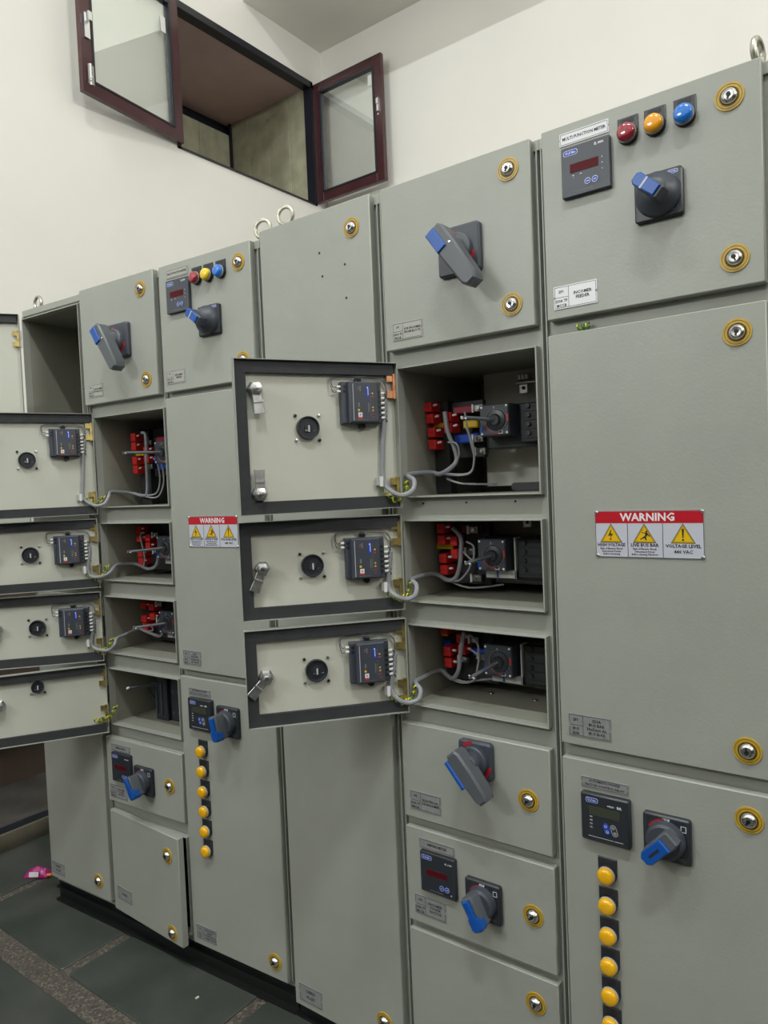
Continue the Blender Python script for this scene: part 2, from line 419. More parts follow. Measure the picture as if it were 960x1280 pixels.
def lamp_back():
    b = MB(); P = [(-.021, .036), (-.021, 0)]+circ(0, 0, .021, 12, 180, 360)[1:]+[(.021, .036)]
    b.prism(P, -.004, 0, SLATED, .001)
    b.box(-.013, .013, -.0046, -.004, .024, .032, BLACK)
    b.ring(.0, .0205, -.010, -.003, BLACK, 24)
    return b.mesh('lamp_plate')
LAMPB = lamp_back()
LENS = {}
def pilot(cab, x, z, m, name, label, glow=None):
    o = put(LAMPB, 'pilot_lamp', cab, (x, 0, z), label=label)
    if m.name not in LENS:
        b = MB(); b.ring(.0180, .0196, -.014, -.009, LIGHTG, 26)
        b.lathe([(0, -.0265), (.009, -.0262), (.0145, -.0248), (.0174, -.0220), (.0186, -.018), (.0186, -.009)], m, n=26)
        LENS[m.name] = b.mesh('lens')
    put(LENS[m.name], 'lens', o, (x, 0, z)); return o

def logo(b, x0, x1, z0, z1, y, tiny=False):
    r = (z1-z0)*.38
    b.poly(rrect(x0, x1, z0, z1, r, 4), y, WHITE if not tiny else BLUEB)
    b.poly(rrect(x0+.0008, x1-.0008, z0+.0008, z1-.0008, r*.9, 4), y-.0002, BLUEB)
    if not tiny:
        h = z1-z0; w = x1-x0; y2 = y-.0004
        # white script: a small open ring, a rising bar and a trailing stroke
        b.frame(circ(x0+w*.24, z0+h*.52, h*.20, 10), h*.07, y2, WHITE)
        b.poly([(x0+w*.36, z0+h*.25), (x0+w*.41, z0+h*.25), (x0+w*.51, z0+h*.72), (x0+w*.46, z0+h*.72)], y2, WHITE)
        b.poly([(x0+w*.54, z0+h*.35), (x0+w*.86, z0+h*.35), (x0+w*.86, z0+h*.46), (x0+w*.54, z0+h*.46)], y2, WHITE)
        b.poly([(x0+w*.58, z0+h*.55), (x0+w*.74, z0+h*.55), (x0+w*.74, z0+h*.64), (x0+w*.58, z0+h*.64)], y2, WHITE)

def meter(cab, x, z, label, model='EL 4400', title=None, amp=False):
    """96 mm panel meter with red digits window"""
    b = MB(); P = rrect(-.0535, .0535, -.0535, .0535, .002, 2)
    b.prism(P, -.012, 0, SLATE if not amp else SLATED, .0015)
    o = put(b, 'panel_meter', cab, (x, 0, z), label=label)
    f = MB(); y = -.0122
    f.frame(rrect(-.050, .050, -.050, .050), .0006, y, SLATEL)
    if not amp:
        f.text(model, .0075, .031, .043, y, WHITE, wmax=.02)
        for k in range(3): f.text('ABC'[k] if not amp else '', .004, .037, .012-k*.012, y, WHITE)
        f.text('.', .008, -.026, -.012, y, WHITE); f.box(-.029, -.025, y-.0002, y, -.0105, -.009, WHITE); f.box(-.012, -.008, y-.0002, y, -.0105, -.009, WHITE)
    else:
        f.text(model, .0065, .034, .037, y, WHITE, wmax=.022)
        f.text('A', .006, .041, -.042, y, WHITE)
    f.box(-.024, .016, y-.0002, y, -.0455, -.0445, GREYBTN)
    put(f, 'printing', o, (x, 0, z), flat=True)
    d = MB(); d.box(-.034, .029, -.0127, -.0115, -.004 if not amp else -.006, .015 if not amp else .009, REDLED); put(d, 'display', o, (x, 0, z))
    l = MB(); logo(l, -.048, -.016, .034, .046, -.0124); put(l, 'logo_badge', o, (x, 0, z), flat=True)
    k = MB()
    for dx in (-.007, .009):
        k.prism(circ(.012+dx if not amp else .020+dx, -.030, .0068, 14), -.0135, -.0115, BLUEB, .0006)
        k.frame(circ(.012+dx if not amp else .020+dx, -.030, .0068, 14), .0008, -.0137, WHITE)
        k.box((.012 if not amp else .020)+dx-.003, (.012 if not amp else .020)+dx+.003, -.0138, -.0136, -.0305, -.0295, WHITE)
    put(k, 'button', o, (x, 0, z)); return o

def apfc(cab, x, z, label):
    b = MB(); P = rrect(-.0545, .0545, -.0535, .0535, .004, 2)
    b.prism(P, -.016, 0, SLATED, .003)
    o = put(b, 'control_relay', cab, (x, 0, z), label=label)
    f = MB(); y = -.0163
    f.text('vidyut', .006, .014, .034, y, WHITE, wmax=.02); f.text('8A', .009, .033, .034, y, WHITE)
    for k in range(4):
        f.box(-.034, -.028, y-.0002, y, .002-k*.008, .0032-k*.008, WHITE); f.box(-.033, -.027, y-.0002, y, -.0010-k*.008, -.0004-k*.008, GREYBTN)
    f.box(-.038, .018, y-.0002, y, -.0425, -.0418, WHITE); f.box(.020, .040, y-.0002, y, -.0425, -.0418, WHITE)
    put(f, 'printing', o, (x, 0, z), flat=True)
    d = MB(); d.frame(rrect(-.038, .036, .004, .029), .001, -.0164, SLATED); d.box(-.036, .034, -.0166, -.0155, .006, .027, LCD); put(d, 'display', o, (x, 0, z))
    l = MB(); logo(l, -.042, -.014, .034, .045, -.0163); put(l, 'logo_badge', o, (x, 0, z), flat=True)
    for cx, m in ((.004, BLUEB), (.021, SLATED)):
        k = MB()
        k.M = Matrix.Translation((cx, 0, -.018)) @ Matrix.Rotation(math.radians(-18), 4, 'Y')
        k.prism(rrect(-.0065, .0065, -.0125, .0125, .006, 4), -.0178, -.0155, m, .0006)
        k.frame(rrect(-.0065, .0065, -.0125, .0125, .006, 4), .0007, -.0180, WHITE if m is SLATED else BLUE)
        for zz in (-.006, .006): k.frame(circ(0, zz, .0035, 8), .0007, -.0181, WHITE); k.box(-.0015, .0015, -.0183, -.0181, zz-.0004, zz+.0004, WHITE)
        put(k, 'button', o, (x, 0, z))
    return o

def nameplate(cab, x0, x1, z0, z1, m, cells, label, y=0, border=True, frame=None):
    """cells = list of (cx, cz, height, text, wmax) in plate fractions"""
    w, h = x1-x0, z1-z0; b = MB()
    # outline with a notch at the middle of either side
    n = h*.06
    P = [(-w/2, -h/2), (w/2, -h/2), (w/2, -n), (w/2-n*1.3, -n), (w/2-n*1.3, n), (w/2, n), (w/2, h/2), (-w/2, h/2), (-w/2, n), (-w/2+n*1.3, n), (-w/2+n*1.3, -n), (-w/2, -n)]
    b.prism(P, -.0018, 0, m)
    e = .0022; t = .0009; y2 = -.0020
    for (a0, a1, c0, c1) in ((-w/2+e, w/2-e, h/2-e-t, h/2-e), (-w/2+e, w/2-e, -h/2+e, -h/2+e+t), (-w/2+e, -w/2+e+t, -h/2+e, -n*1.4), (-w/2+e, -w/2+e+t, n*1.4, h/2-e), (w/2-e-t, w/2-e, -h/2+e, -n*1.4), (w/2-e-t, w/2-e, n*1.4, h/2-e)):
        b.quad(a0, a1, c0, c1, y2, INK)
    o = put(b, 'nameplate', cab, ((x0+x1)/2, y, (z0+z1)/2), frame, label)
    f = MB()
    for it in cells:
        if it[0] == '|': f.quad(-w/2+w*it[1]-t/2, -w/2+w*it[1]+t/2, -h/2+e, h/2-e, y2, INK)
        elif it[0] == '-': f.quad(-w/2+e, -w/2+w*it[1], h*(it[2]-.5)-t/2, h*(it[2]-.5)+t/2, y2, INK)
        else: f.text(it[3], it[2]*h, (it[0]-.5)*w, (it[1]-.5)*h, y2-.0001, INK, wmax=it[4]*w)
    if f.v: put(f, 'lettering', o, ((x0+x1)/2, y, (z0+z1)/2), flat=True)
    return o
def plate3(cab, x0, x1, z0, z1, m, a, bl, cl, label, **k):
    cells = [('|', .35), ('-', .35, .5), (.18, .74, .17, a, .28)]
    for i, t in enumerate(bl): cells.append((.18, (.34 if len(bl) > 1 else .26)-.20*i, .17, t, .29))
    n = len(cl)
    for i, t in enumerate(cl): cells.append((.67, .5+(n-1)*.095-.19*i, .185, t, .56))
    return nameplate(cab, x0, x1, z0, z1, m, cells, label, **k)

def screw_mesh():
    b = MB(); b.lathe([(0, -.0028), (.003, -.0024), (.0042, -.0008), (.0042, 0)], ZINC, n=10); b.box(-.003, .003, -.0031, -.0026, -.0004, .0004, INK); return b.mesh('screw')
SCREW = screw_mesh()
def warning_sign(cab, cx, cz, label):
    w, h = .2235, .1000; b = MB()
    b.box(-w/2, w/2, -.002, 0, -h/2, h/2, SIGNW)
    o = put(b, 'warning_sign', cab, (cx, 0, cz), label=label)
    r = MB(); r.box(-w/2+.001, w/2-.001, -.0024, -.0019, h/2-.0265, h/2-.0015, REDSIGN)
    r.text('WARNING', .0232, 0, h/2-.0145, -.0026, WHITE, wmax=.130)
    put(r, 'red_banner', o, (cx, 0, cz), flat=True)
    f = MB(); y = -.0022
    f.frame(rrect(-w/2, w/2, -h/2, h/2), .0009, y, INK)
    for x in (-w/2+.0700, -w/2+.1430): f.box(x-.0006, x+.0006, y, y+.0004, -h/2, h/2-.0265, INK)
    for x, t, wm in ((-.0775, 'HIGH VOLTAGE', .060), (-.0065, 'LIVE BUS BAR', .062), (.0715, 'VOLTAGE LEVEL', .070)):
        f.text(t, .0098, x, -.0235 if x < .07 else -.0245, y-.0002, INK, wmax=wm)
    f.text('440 VAC', .0098, .0715, -.0365, y-.0002, INK, wmax=.040)
    for x, ts in ((-.0775, ('Risk of Electric Shock', 'Disconnect Power', 'Before Servicing')), (-.0065, ('Risk of Electric Shock', 'Disconnect Power', 'Before Opening This Door'))):
        for i, t in enumerate(ts): f.text(t, .0056, x, -.0315-i*.0058, y-.0002, INK, wmax=.055)
    put(f, 'lettering', o, (cx, 0, cz), flat=True)
    for i, x in enumerate((-.0775, -.0065, .0715)):
        t = MB(); R = .0265; zc = -.0055
        P = [(x-.0232, -.0180), (x+.0232, -.0180), (x, .0215)]
        t.poly(inset(P, -.0006), -.0023, INK); t.poly(inset(P, .0007), -.0025, SIGNY); t.frame(inset(P, .0018), .0006, -.0027, INK)
        y = -.0028
        if i == 0:
            t.poly([(x+.0015, .0125), (x-.0065, -.0045), (x-.0005, -.0025), (x-.0015, -.0085), (x+.0055, .0015), (x-.0005, -.0003)], y, INK)
            t.poly([(x-.0040, -.0095), (x-.0005, -.0140), (x+.0012, -.0085), (x-.0015, -.0095)], y, INK)
        elif i == 1:
            t.poly(circ(x+.0050, .0055, .0022, 8), y, INK)
            for q in ([(x+.0025, .0035), (x+.0065, .0030), (x+.0060, -.0050), (x+.0015, -.0040)], [(x-.0055, .0045), (x-.0050, .0030), (x+.0035, .0010), (x+.0035, .0028)], [(x+.006, .003), (x+.0125, -.0045), (x+.0110, -.0055), (x+.0055, -.0005)], [(x+.0015, -.0035), (x-.0090, -.0105), (x-.0080, -.0120), (x+.0035, -.0060)], [(x+.0030, -.0040), (x+.0050, -.0130), (x+.0030, -.0135), (x-.0005, -.0055)], [(x-.0070, .0100), (x-.0020, .0070), (x-.0035, .0090)]):
                t.poly(q, y, INK)
        else:
            t.poly([(x-.0022, .0105), (x-.0010, -.0075), (x+.0010, -.0075), (x+.0022, .0105), (x, .0125)], y, INK); t.poly(circ(x, -.0115, .0021, 10), y, INK)
        put(t, 'hazard_triangle', o, (cx, 0, cz), flat=True)
    for sx in (-1, 1):
        for sz in (-1, 1): put(SCREW, 'screw', o, (cx+sx*(w/2-.003), -.0016, cz+sz*(h/2-.003)))
    return o

def arc_band(b, cx, cz, r0, r1, a0, a1, y, m, n=12):
    A = circ(cx, cz, r0, n, a0, a1); B = circ(cx, cz, r1, n, a0, a1)
    b.add([(p[0], y, p[1]) for p in A+B], [(i, i+1, n+2+i, n+1+i) for i in range(n)], m)

def rotary(cab, x, z, ang, label, style=0, half=.049):
    """selector handle, ang = direction of the blue tip in degrees"""
    b = MB(); P = rrect(-half, half, -half, half, .006, 3)
    b.prism(P, -.013, 0, SLATED, .003)
    b.frame(rrect(-half+.004, half-.004, -half+.004, half-.004, .004, 2), .0012, -.0133, SLATE)
    o = put(b, 'rotary_switch', cab, (x, 0, z), label=label)
    f = MB(); y = -.0135
    if style == 1: arc_band(f, 0, 0, .036, .042, 100, 150, y, REDMK)
    if style == 2: arc_band(f, 0, 0, .037, .043, 95, 150, y, REDMK)
    f.box(-.007, .007, y, y+.0004, half-.010, half-.005, WHITE)
    f.text('OFF', .005, 0, half-.0075, y-.0002, INK)
    if style in (1, 2): f.frame(rrect(half-.019, half-.008, half-.026, half-.013), .0012, y, WHITE)
    else: logo(f, half-.028, half-.008, half-.013, half-.005, y, False)
    f.box(.018, .036, y, y+.0004, -.036, -.0352, GREYBTN); f.box(.022, .038, y, y+.0004, -.040, -.0394, GREYBTN)
    if style == 0: f.text('CE', .009, .031, -.020, y, WHITE)
    put(f, 'printing', o, (x, 0, z), flat=True)
    k = MB()
    D = .078 if style == 0 else (.074 if style == 1 else .062)
    if style == 0: k.lathe([(0, -.052), (.018, -.052), (.027, -.046), (.034, -.036), (.041, -.030), (.0435, -.022), (.0445, -.012)], SLATE, n=32)
    else: k.lathe([(0, -.036), (.033, -.036), (.038, -.032), (.0400, -.014)], SLATE, n=32)
    k.M = Matrix.Rotation(-math.radians(ang), 4, 'Y')
    wd = 1.0 if style == 0 else 1.25
    P = [(-.034, -.012*wd), (-.026, -.0150*wd), (.038, -.0125*wd), (.043, -.008*wd), (.043, .008*wd), (.038, .0125*wd), (-.026, .0150*wd), (-.034, .012*wd)]
    if style == 0: P = [(x*.82, z) for x, z in P]
    k.prism(P, -D+.004, -.030, SLATEL if style else SLATE, .003)
    put(k, 'knob', o, (x, 0, z))
    t = MB(); t.M = k.M
    if style == 0:
        P = [(-.020, -.0115), (.030, -.0130), (.0365, -.008), (.0365, .008), (.030, .0130), (-.020, .0115)]
        t.prism(P, -D, -D+.024, BLUE, .002); t.box(.010, .014, -D-.0005, -D+.004, -.0120, .0120, SIGNW)
    elif style == 1:
        P = [(-.030, -.0100), (.038, -.0110), (.0445, -.007), (.0445, .007), (.038, .0110), (-.030, .0100)]
        t.prism(P, -D-.003, -D+.008, BLUE, .003)
        t.prism([(.012, -.0165), (.038, -.0165), (.0455, -.010), (.0455, .010), (.038, .0165), (.012, .0165)], -D-.001, -D+.026, BLUE, .003)
    else:
        P = [(-.014, -.0150), (.038, -.0155), (.0475, -.008), (.0475, .008), (.038, .0155), (-.014, .0150)]
        t.prism(P, -D-.003, -.036, BLUE, .002); t.box(.002, .030, -D-.0034, -D-.0028, -.003, .003, SLATED)
    put(t, 'grip', o, (x, 0, z), label='blue grip tip'); return o

def rotary_lever(cab, x, z, ang, label, half=.056, L=.155, lift=.022, style=0):
    """big breaker handle: square plate, collar and a long lever; ang = direction the lever points"""
    b = MB(); b.prism(rrect(-half, half, -half, half, .010, 4), -.016, 0, SLATE, .005)
    o = put(b, 'rotary_switch', cab, (x, 0, z), label=label)
    for a0, a1 in ((-62, -12), (98, 132)):
        f = MB(); arc_band(f, 0, 0, .040, .049, a0, a1, -.0165, REDMK, 10); put(f, 'red_marking', o, (x, 0, z), flat=True)
    k = MB(); k.lathe([(0, -.056), (.023, -.056), (.026, -.052), (.028, -.032), (.036, -.030), (.0385, -.027), (.0385, -.014)], SLATEL if style == 0 else SLATE, n=30)
    put(k, 'collar', o, (x, 0, z))
    a = MB(); a.M = Matrix.Rotation(-math.radians(ang), 4, 'Y')
    q = 1.22 if style == 0 else 1.05
    P = [(-lift-.012, -.013*q), (-lift, -.0195*q), (.020, -.0205*q), (L-lift-.014, -.0175*q), (L-lift, -.010*q), (L-lift, .010*q), (L-lift-.014, .0175*q), (.020, .0205*q), (-lift, .0195*q), (-lift-.012, .013*q)]
    a.prism(P, -.086, -.046, SLATEL, .005)
    a.prism([(p[0]*.93+.004, p[1]*.8) for p in P], -.052, -.044, SLATED)
    if style == 0:
        a.lathe([(0, -.0875), (.004, -.087), (.006, -.084)], CHROME, -lift+.004, -.009, n=10)
        a.lathe([(0, -.0875), (.003, -.087), (.0045, -.084)], CHROME, .012, .014, n=10)
        a.box(.030, .042, -.0845, -.0838, -.004, .004, WHITE)
    put(a, 'lever', o, (x, 0, z))
    g = MB(); g.M = a.M
    if style == 0: g.box(-lift-.008, .012, -.0905, -.060, -.0235, .004, BLUE, .002)
    else: g.box(-lift-.002, .040, -.0895, -.056, -.0285, -.0165, BLUE, .003)
    put(g, 'grip', o, (x, 0, z), label='blue insert'); return o

def hinge_part(cab, name, at, fr_=None, m=BRASSZ):
    b = MB(); b.box(-.006, .006, -.003, .010, -.032, .032, m, .001); b.box(-.006, .022, .003, .007, -.030, -.012, m); b.box(-.006, .022, .003, .007, .012, .030, m)
    b.M = Matrix.Rotation(PI/2, 4, 'X'); b.lathe([(.0055, -.034), (.0055, .034)], ZINC, -.004, .003, n=8)
    return put(b, name, cab, at, fr_)

# ------------------------------------------------------------------ cabinet shells
AROT = math.atan(.0583); XH = -1.57
HC = 2.42
class Cab:
    def __init__(s, name, label, sec, x0, x1, cells, top, bottom=.085, depth=.52):
        s.sec = sec; s.x0 = x0; s.x1 = x1
        if sec == 0: loc = (0, 0, 0); rz = 0
        else: loc = (XH, 0, 0); rz = AROT
        s.cells = cells; s.top = top
        # the Empty sits at the cabinet's own front left foot
        R = Matrix.Rotation(rz, 4, 'Z'); s.R = R
        w = Vector(loc)+R @ Vector((x0, 0, 0))
        s.o = thing(name, label, 'cabinet', tuple(w), rz, 'switchboard cabinets standing in a row')
        ORIG[s.o.name] = Vector((x0, 0, 0))
        b = MB(); F0, F1 = .026, .046
        zs = bottom
        if cells:
            cx0, cx1 = cells[0][0], cells[0][1]
            b.box(x0+.004, cx0, F0, F1, bottom, top-.03, PAINT); b.box(cx1, x1-.004, F0, F1, bottom, top-.03, PAINT)
            zz = bottom
            for c in sorted(cells, key=lambda c: c[2]):
                b.box(cx0, cx1, F0, F1, zz, c[2], PAINT); zz = c[3]
            b.box(cx0, cx1, F0, F1, zz, top-.03, PAINT)
        else: b.box(x0+.004, x1-.004, F0, F1, bottom, top-.03, PAINT)
        b.box(x0+.004, x0+.007, F0-.010, F0, bottom+.02, top-.03, PAINT); b.box(x1-.007, x1-.004, F0-.010, F0, bottom+.02, top-.03, PAINT)
        b.box(x0, x1, F0-.006, F1, top-.03, top-.006, PAINT, .001)
        b.box(x0+.001, x0+.006, F1, depth, bottom, top-.006, PAINT); b.box(x1-.006, x1-.001, F1, depth, bottom, top-.006, PAINT)
        b.box(x0+.001, x1-.001, depth, depth+.003, bottom, top-.006, PAINT); b.box(x0+.001, x1-.001, F1, depth, top-.009, top-.006, PAINT)
        b.box(x0+.001, x1-.001, F1, depth, bottom, bottom+.003, PAINT)
        s.P(b, 'body', (0, 0, 0))
        p = MB(); p.box(x0, x1, .034, depth-.02, 0, bottom, PLINTH); p.box(x0, x1, .016, .034, 0, .010, PLINTH); p.box(x0, x1, .020, .034, .052, .060, PLINTH)
        s.P(p, 'plinth', (0, 0, 0))
    def P(s, b, name, at=(0, 0, 0), **k): return put(b, name, s.o, at, **k)
    def frame(s, x, ang): return Frame((x-s.x0, -.0, 0), -math.radians(ang))
    def door(s, x0, x1, z0, z1, label=None, ajar=0):
        b = MB(); w = x1-x0; h = z1-z0
        b.prism(rrect(0, w, 0, h, .002, 1), 0, .022, PAINT, .0022)
        if ajar:
            o = put(b, 'door', s.o, (0, 0, z0), Frame((x0-s.x0, 0, 0), -math.radians(ajar)), label)
        else: o = put(b, 'door', s.o, (x0, 0, z0), None, label)
        return o
    def lip(s, x0, x1, z0, z1, yf=.003):
        b = MB(); t = .0035
        for (a0, a1, c0, c1) in ((x0, x1, z0, z0+t), (x0, x1, z1-t, z1), (x0, x0+t, z0+t, z1-t), (x1-t, x1, z0+t, z1-t)): b.box(a0, a1, yf, .046, c0, c1, PAINT, .0006)
        return s.P(b, 'door_lip', (0, 0, 0))
    def interior(s, x0, x1, z0, z1, d=.44, plate=None, m=PAINTSHADE):
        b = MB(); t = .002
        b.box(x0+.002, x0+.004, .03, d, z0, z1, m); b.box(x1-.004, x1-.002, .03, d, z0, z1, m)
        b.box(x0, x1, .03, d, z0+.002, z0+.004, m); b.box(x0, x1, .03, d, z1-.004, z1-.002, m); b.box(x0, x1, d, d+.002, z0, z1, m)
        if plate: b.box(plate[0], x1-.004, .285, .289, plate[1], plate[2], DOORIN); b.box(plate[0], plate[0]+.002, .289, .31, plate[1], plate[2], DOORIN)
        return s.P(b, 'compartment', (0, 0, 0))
    def open_door(s, hx, ang, w, z0, z1, latches, hinges, ring, ringm=.017, screws=None, zring=None):
        """pan door seen from its inner side; local x from the hinge outwards, +y = inner side"""
        fr_ = s.frame(hx, ang); h = z1-z0
        b = MB(); t = .0018
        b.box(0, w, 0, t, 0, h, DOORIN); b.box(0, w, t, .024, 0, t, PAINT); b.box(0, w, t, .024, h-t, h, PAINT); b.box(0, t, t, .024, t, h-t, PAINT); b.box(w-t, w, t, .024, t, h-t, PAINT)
        d = put(b, 'door', s.o, (0, 0, z0), fr_, 'inner side of an open door')
        g = MB(); gt = .031
        g.box(.008, w-.003, t, .015, h-gt-.001, h-.002, GASKET, .002); g.box(.008, w-.003, t, .015, .002, gt+.001, GASKET, .002); g.box(w-gt*.97, w-.003, t, .0145, gt, h-gt, GASKET, .002)
        # sealing strip as one ring, open at the hinge side
        put(g, 'gasket', d, (0, 0, z0))
        for (lx, lz, la) in latches:
            l = MB(); l.M = Matrix.Scale(-1, 4, (0, 1, 0))
            l.lathe([(0, -.030), (.008, -.030), (.009, -.026), (.0165, -.024), (.0165, -.017), (.010, -.016), (.020, -.006), (.020, 0)], ZINC, n=6)
            l.lathe([(0, -.034), (.006, -.033), (.006, -.03)], CHROME, n=10)
            l.M = l.M @ Matrix.Rotation(math.radians(la), 4, 'Y')
            l.prism([(-.010, -.012), (.010, -.012), (.011, .030), (.013, .060), (-.013, .060), (-.011, .030)][::1], -.021, -.017, ZINC, .0008)
            l.box(-.012, .012, -.026, -.017, .028, .033, ZINC)
            put(l, 'latch', d, (lx, .003, lz))
        for hz in hinges: hinge_part(d, 'hinge', (.004, .006, hz), None, COPPERY if hz == hinges[0] and s.sec == 0 and ring == (.243, 1.80) else BRASSZ)
        rx, rz_ = ring; r = MB(); r.M = Matrix.Scale(-1, 4, (0, 1, 0)); k = ringm/.017
        r.lathe([(.0235*k, -.006), (.0262*k, -.012), (.0285*k, -.012), (.0290*k, 0)], SLATED, n=30)
        r.lathe([(0, -.005), (.0235*k, -.005)], SLATE, n=30)
        r.lathe([(0, -.009), (.010*k, -.009), (.0125*k, -.004)], BLACK, n=12)
        r.box(-.003, .001, -.0105, -.008, -.010, .006, SIGNW); r.box(.0, .010, -.0105, -.008, -.009, -.005, CHROME); r.box(-.012, -.018, -.006, -.0055, -.008, -.006, WHITE)
        put(r, 'knob_bushing', d, (rx, .003, rz_))
        q = .0305*k
        for i, (sx, sz) in enumerate(((-1, 1), (1, -1), (-1, -1), (1, 1))):
            c = MB(); c.M = Matrix.Scale(-1, 4, (0, 1, 0)); c.lathe([(0, -.004), (.0038, -.003), (.0042, 0)], INK if i % 4 > 1 and sx == sz else ZINC, n=8)
            put(c, 'screw', d, (rx+sx*q, .0035, rz_+sz*q))
        return fr_, d
    def relay(s, fr_, x0, x1, z0, z1):
        """earth leakage relay screwed to the inside of the door, facing +y"""
        w, h = x1-x0, z1-z0; cx, cz = (x0+x1)/2, (z0+z1)/2; at = (cx, .003, cz)
        b = MB(); b.M = Matrix.Scale(-1, 4, (0, 1, 0))
        b.box(-w/2, w/2, -.022, 0, -h/2, h/2, SLATE, .002); b.box(-w/2+.013, w/2-.014, -.036, -.022, -h/2+.001, h/2-.001, SLATE, .003)
        b.lathe([(.0085, -.010), (.0085, 0)], SLATED, .003, h/2+.006, n=12); b.lathe([(.0085, -.010), (.0085, 0)], SLATED, -.004, -h/2-.006, n=12)
        b.lathe([(.004, -.011), (.004, -.009)], INK, .003, h/2+.006, n=8); b.lathe([(.004, -.011), (.004, -.009)], INK, -.004, -h/2-.006, n=8)
        for i in range(6): b.box(-w/2+.0035, -w/2+.0105, -.0226, -.0215, -h/2+.012+i*.0128, -h/2+.019+i*.0128, INK)
        for i in range(2): b.box(w/2-.0105, w/2-.0035, -.0226, -.0215, h/2-.016-i*.0115, h/2-.009-i*.0115, INK)
        o = s.P(b, 'protection_relay', at, frame=fr_)
        f = MB(); y = .0363
        def q(a0, a1, c0, c1, m): f.add([(a0, y, c0), (a1, y, c0), (a1, y, c1), (a0, y, c1)], [(0, 1, 2, 3)], m)
        # mirrored: the viewer sees local -x on the right
        q(.028, .0295, -h/2+.006, h/2-.006, SIGNW)
        q(.006, .017, -.038, -.026, WHITE); q(.006, .017, -.042, -.037, RED); q(.0095, .0135, -.034, -.030, REDMK)
        f.poly(circ(.015, -.020, .0032, 10), y, SIGNY)
        q(.0125, .0165, -.012, -.001, GREYBTN); q(-.0125, -.0105, -.026, -.001, GREYBTN); q(-.0155, -.0145, -.020, -.004, GREYBTN)
        q(.0115, .0165, .034, .036, GREYBTN); q(.0125, .0175, .029, .031, REDMK); q(.008, .011, .027, .040, GREYBTN)
        for i, (zz, m) in enumerate(((.022, SIGNY), (.014, RED), (-.013, SIGNY), (-.021, SIGNY), (-.030, REDMK), (-.038, REDMK))): f.poly(circ(-.0235, zz, .0024, 8), y, m)
        for i in range(8): q(-.0185, -.0170, .030-i*.009, .033-i*.009, GREYBTN)
        q(-.010, .020, -.0455, -.0445, GREYBTN)
        put(f, 'printing', o, at, flat=True)
        l = MB(); y = .0365
        l.add([(p[0], y, p[1]) for p in rrect(-.0150, -.0055, .012, .041, .003, 3)], [tuple(range(16))], BLUEB)
        l.add([(-.0122+dx, y+.0003, z) for dx, z in ((0, .017), (.0016, .017), (.0016, .033), (0, .033))], [(0, 1, 2, 3)], WHITE)
        l.add([(p[0], y+.0003, p[1]) for p in circ(-.0105, .036, .0022, 8)], [tuple(range(8))], WHITE)
        put(l, 'logo_badge', o, at, flat=True)
        for i in range(6):
            z = -h/2+.014+i*.0125; k = ('fer', 6)
            if k not in SHARED:
                t = MB(); t.tube([(0, .014, 0), (-.010, .014, .0006)], .0036, FERR, n=7, smooth=0); t.tube([(-.009, .014, 0), (-.015, .012, -.003), (-.018, .010, -.010)], .0022, WIREDK, n=5, smooth=2); SHARED[k] = t.mesh('ferrule')
            p = put(SHARED[k], 'ferrule', o, at); p.location = (-w/2-.001, 0, z)
        for i in range(2):
            z = h/2-.012-i*.0115; k = ('fer', 2)
            if k not in SHARED: t = MB(); t.tube([(0, .014, 0), (.009, .014, 0)], .0034, FERR, n=7, smooth=0); SHARED[k] = t.mesh('ferrule')
            p = put(SHARED[k], 'ferrule', o, at); p.location = (w/2+.001, 0, z)
        for k, dz in ((0, .012), (1, .016)):
            c = MB()
            c.tube([(w/2+.010, .014, h/2-.012-k*.0115), (w/2+.020, .012, h/2-.012-k*.012), (w/2+.022+k*.003, .008, h/2+.004), (w/2+.014, .007, h/2+dz), (.02, .006, h/2+dz+.001), (0, .018, h/2+dz-.002), (-.025, .007, h/2+dz), (-w/2-.006, .007, h/2+dz-.004), (-w/2-.019-k*.003, .008, h/2-.010), (-w/2-.017, .010, h/2-.040), (-w/2-.016, .010, h/2-.060)], .0011, WIREDK, n=5, smooth=4)
            put(c, 'wire', o, at)
        return o
    def cable(s, fr_, dpts, rpts, extra=(), r=.0062, name='cable'):
        """grey wrapped loom: dpts in the door frame, rpts in cabinet coordinates"""
        inv = []
        for p in dpts:
            q = fr_.loc+fr_.R @ Vector(p); inv.append((q.x+s.x0, q.y, q.z))
        b = MB(); pts = inv+[tuple(p) for p in rpts]
        b.tube(pts, r, CONDUIT, n=8, smooth=5)
        o = s.P(b, name, (0, 0, 0))
        for e in extra:
            w = MB(); w.tube(e, .0028, WIRE, n=6, smooth=5); put(w, 'wire', o, (0, 0, 0))
        # clip block on the door
        c = MB(); c.box(-.009, .009, 0, .016, -.010, .010, LIGHTG, .002); c.box(-.004, .004, .016, .022, -.013, .013, FERR, .001)
        s.P(c, 'cable_clip', (dpts[-1][0]+.010, .003, dpts[-1][2]+.0), frame=fr_)
        return o
    def earth(s, fr_, d0, pts, turns=7, R=.0075):
        p0 = fr_.loc+fr_.R @ Vector(d0); P = [Vector((p0.x+s.x0, p0.y, p0.z))]+[Vector(p) for p in pts]
        # helix of bare green-yellow wire round the path
        path = []
        n = turns*10
        seg = len(P)-1
        for i in range(n+1):
            t = i/n*seg; k = min(int(t), seg-1); u = t-k; c = P[k].lerp(P[k+1], u)
            a = 2*PI*turns*i/n
            path.append(c+Vector((0, math.cos(a), math.sin(a)))*R+Vector((math.sin(a)*R*.5, 0, 0)))
        b = MB(); b.tube(path, .0021, EARTHY, n=5, smooth=0, m2=EARTHG, alt=2)
        return s.P(b, 'earth_wire', (0, 0, 0), label='yellow and green coiled earth wire')

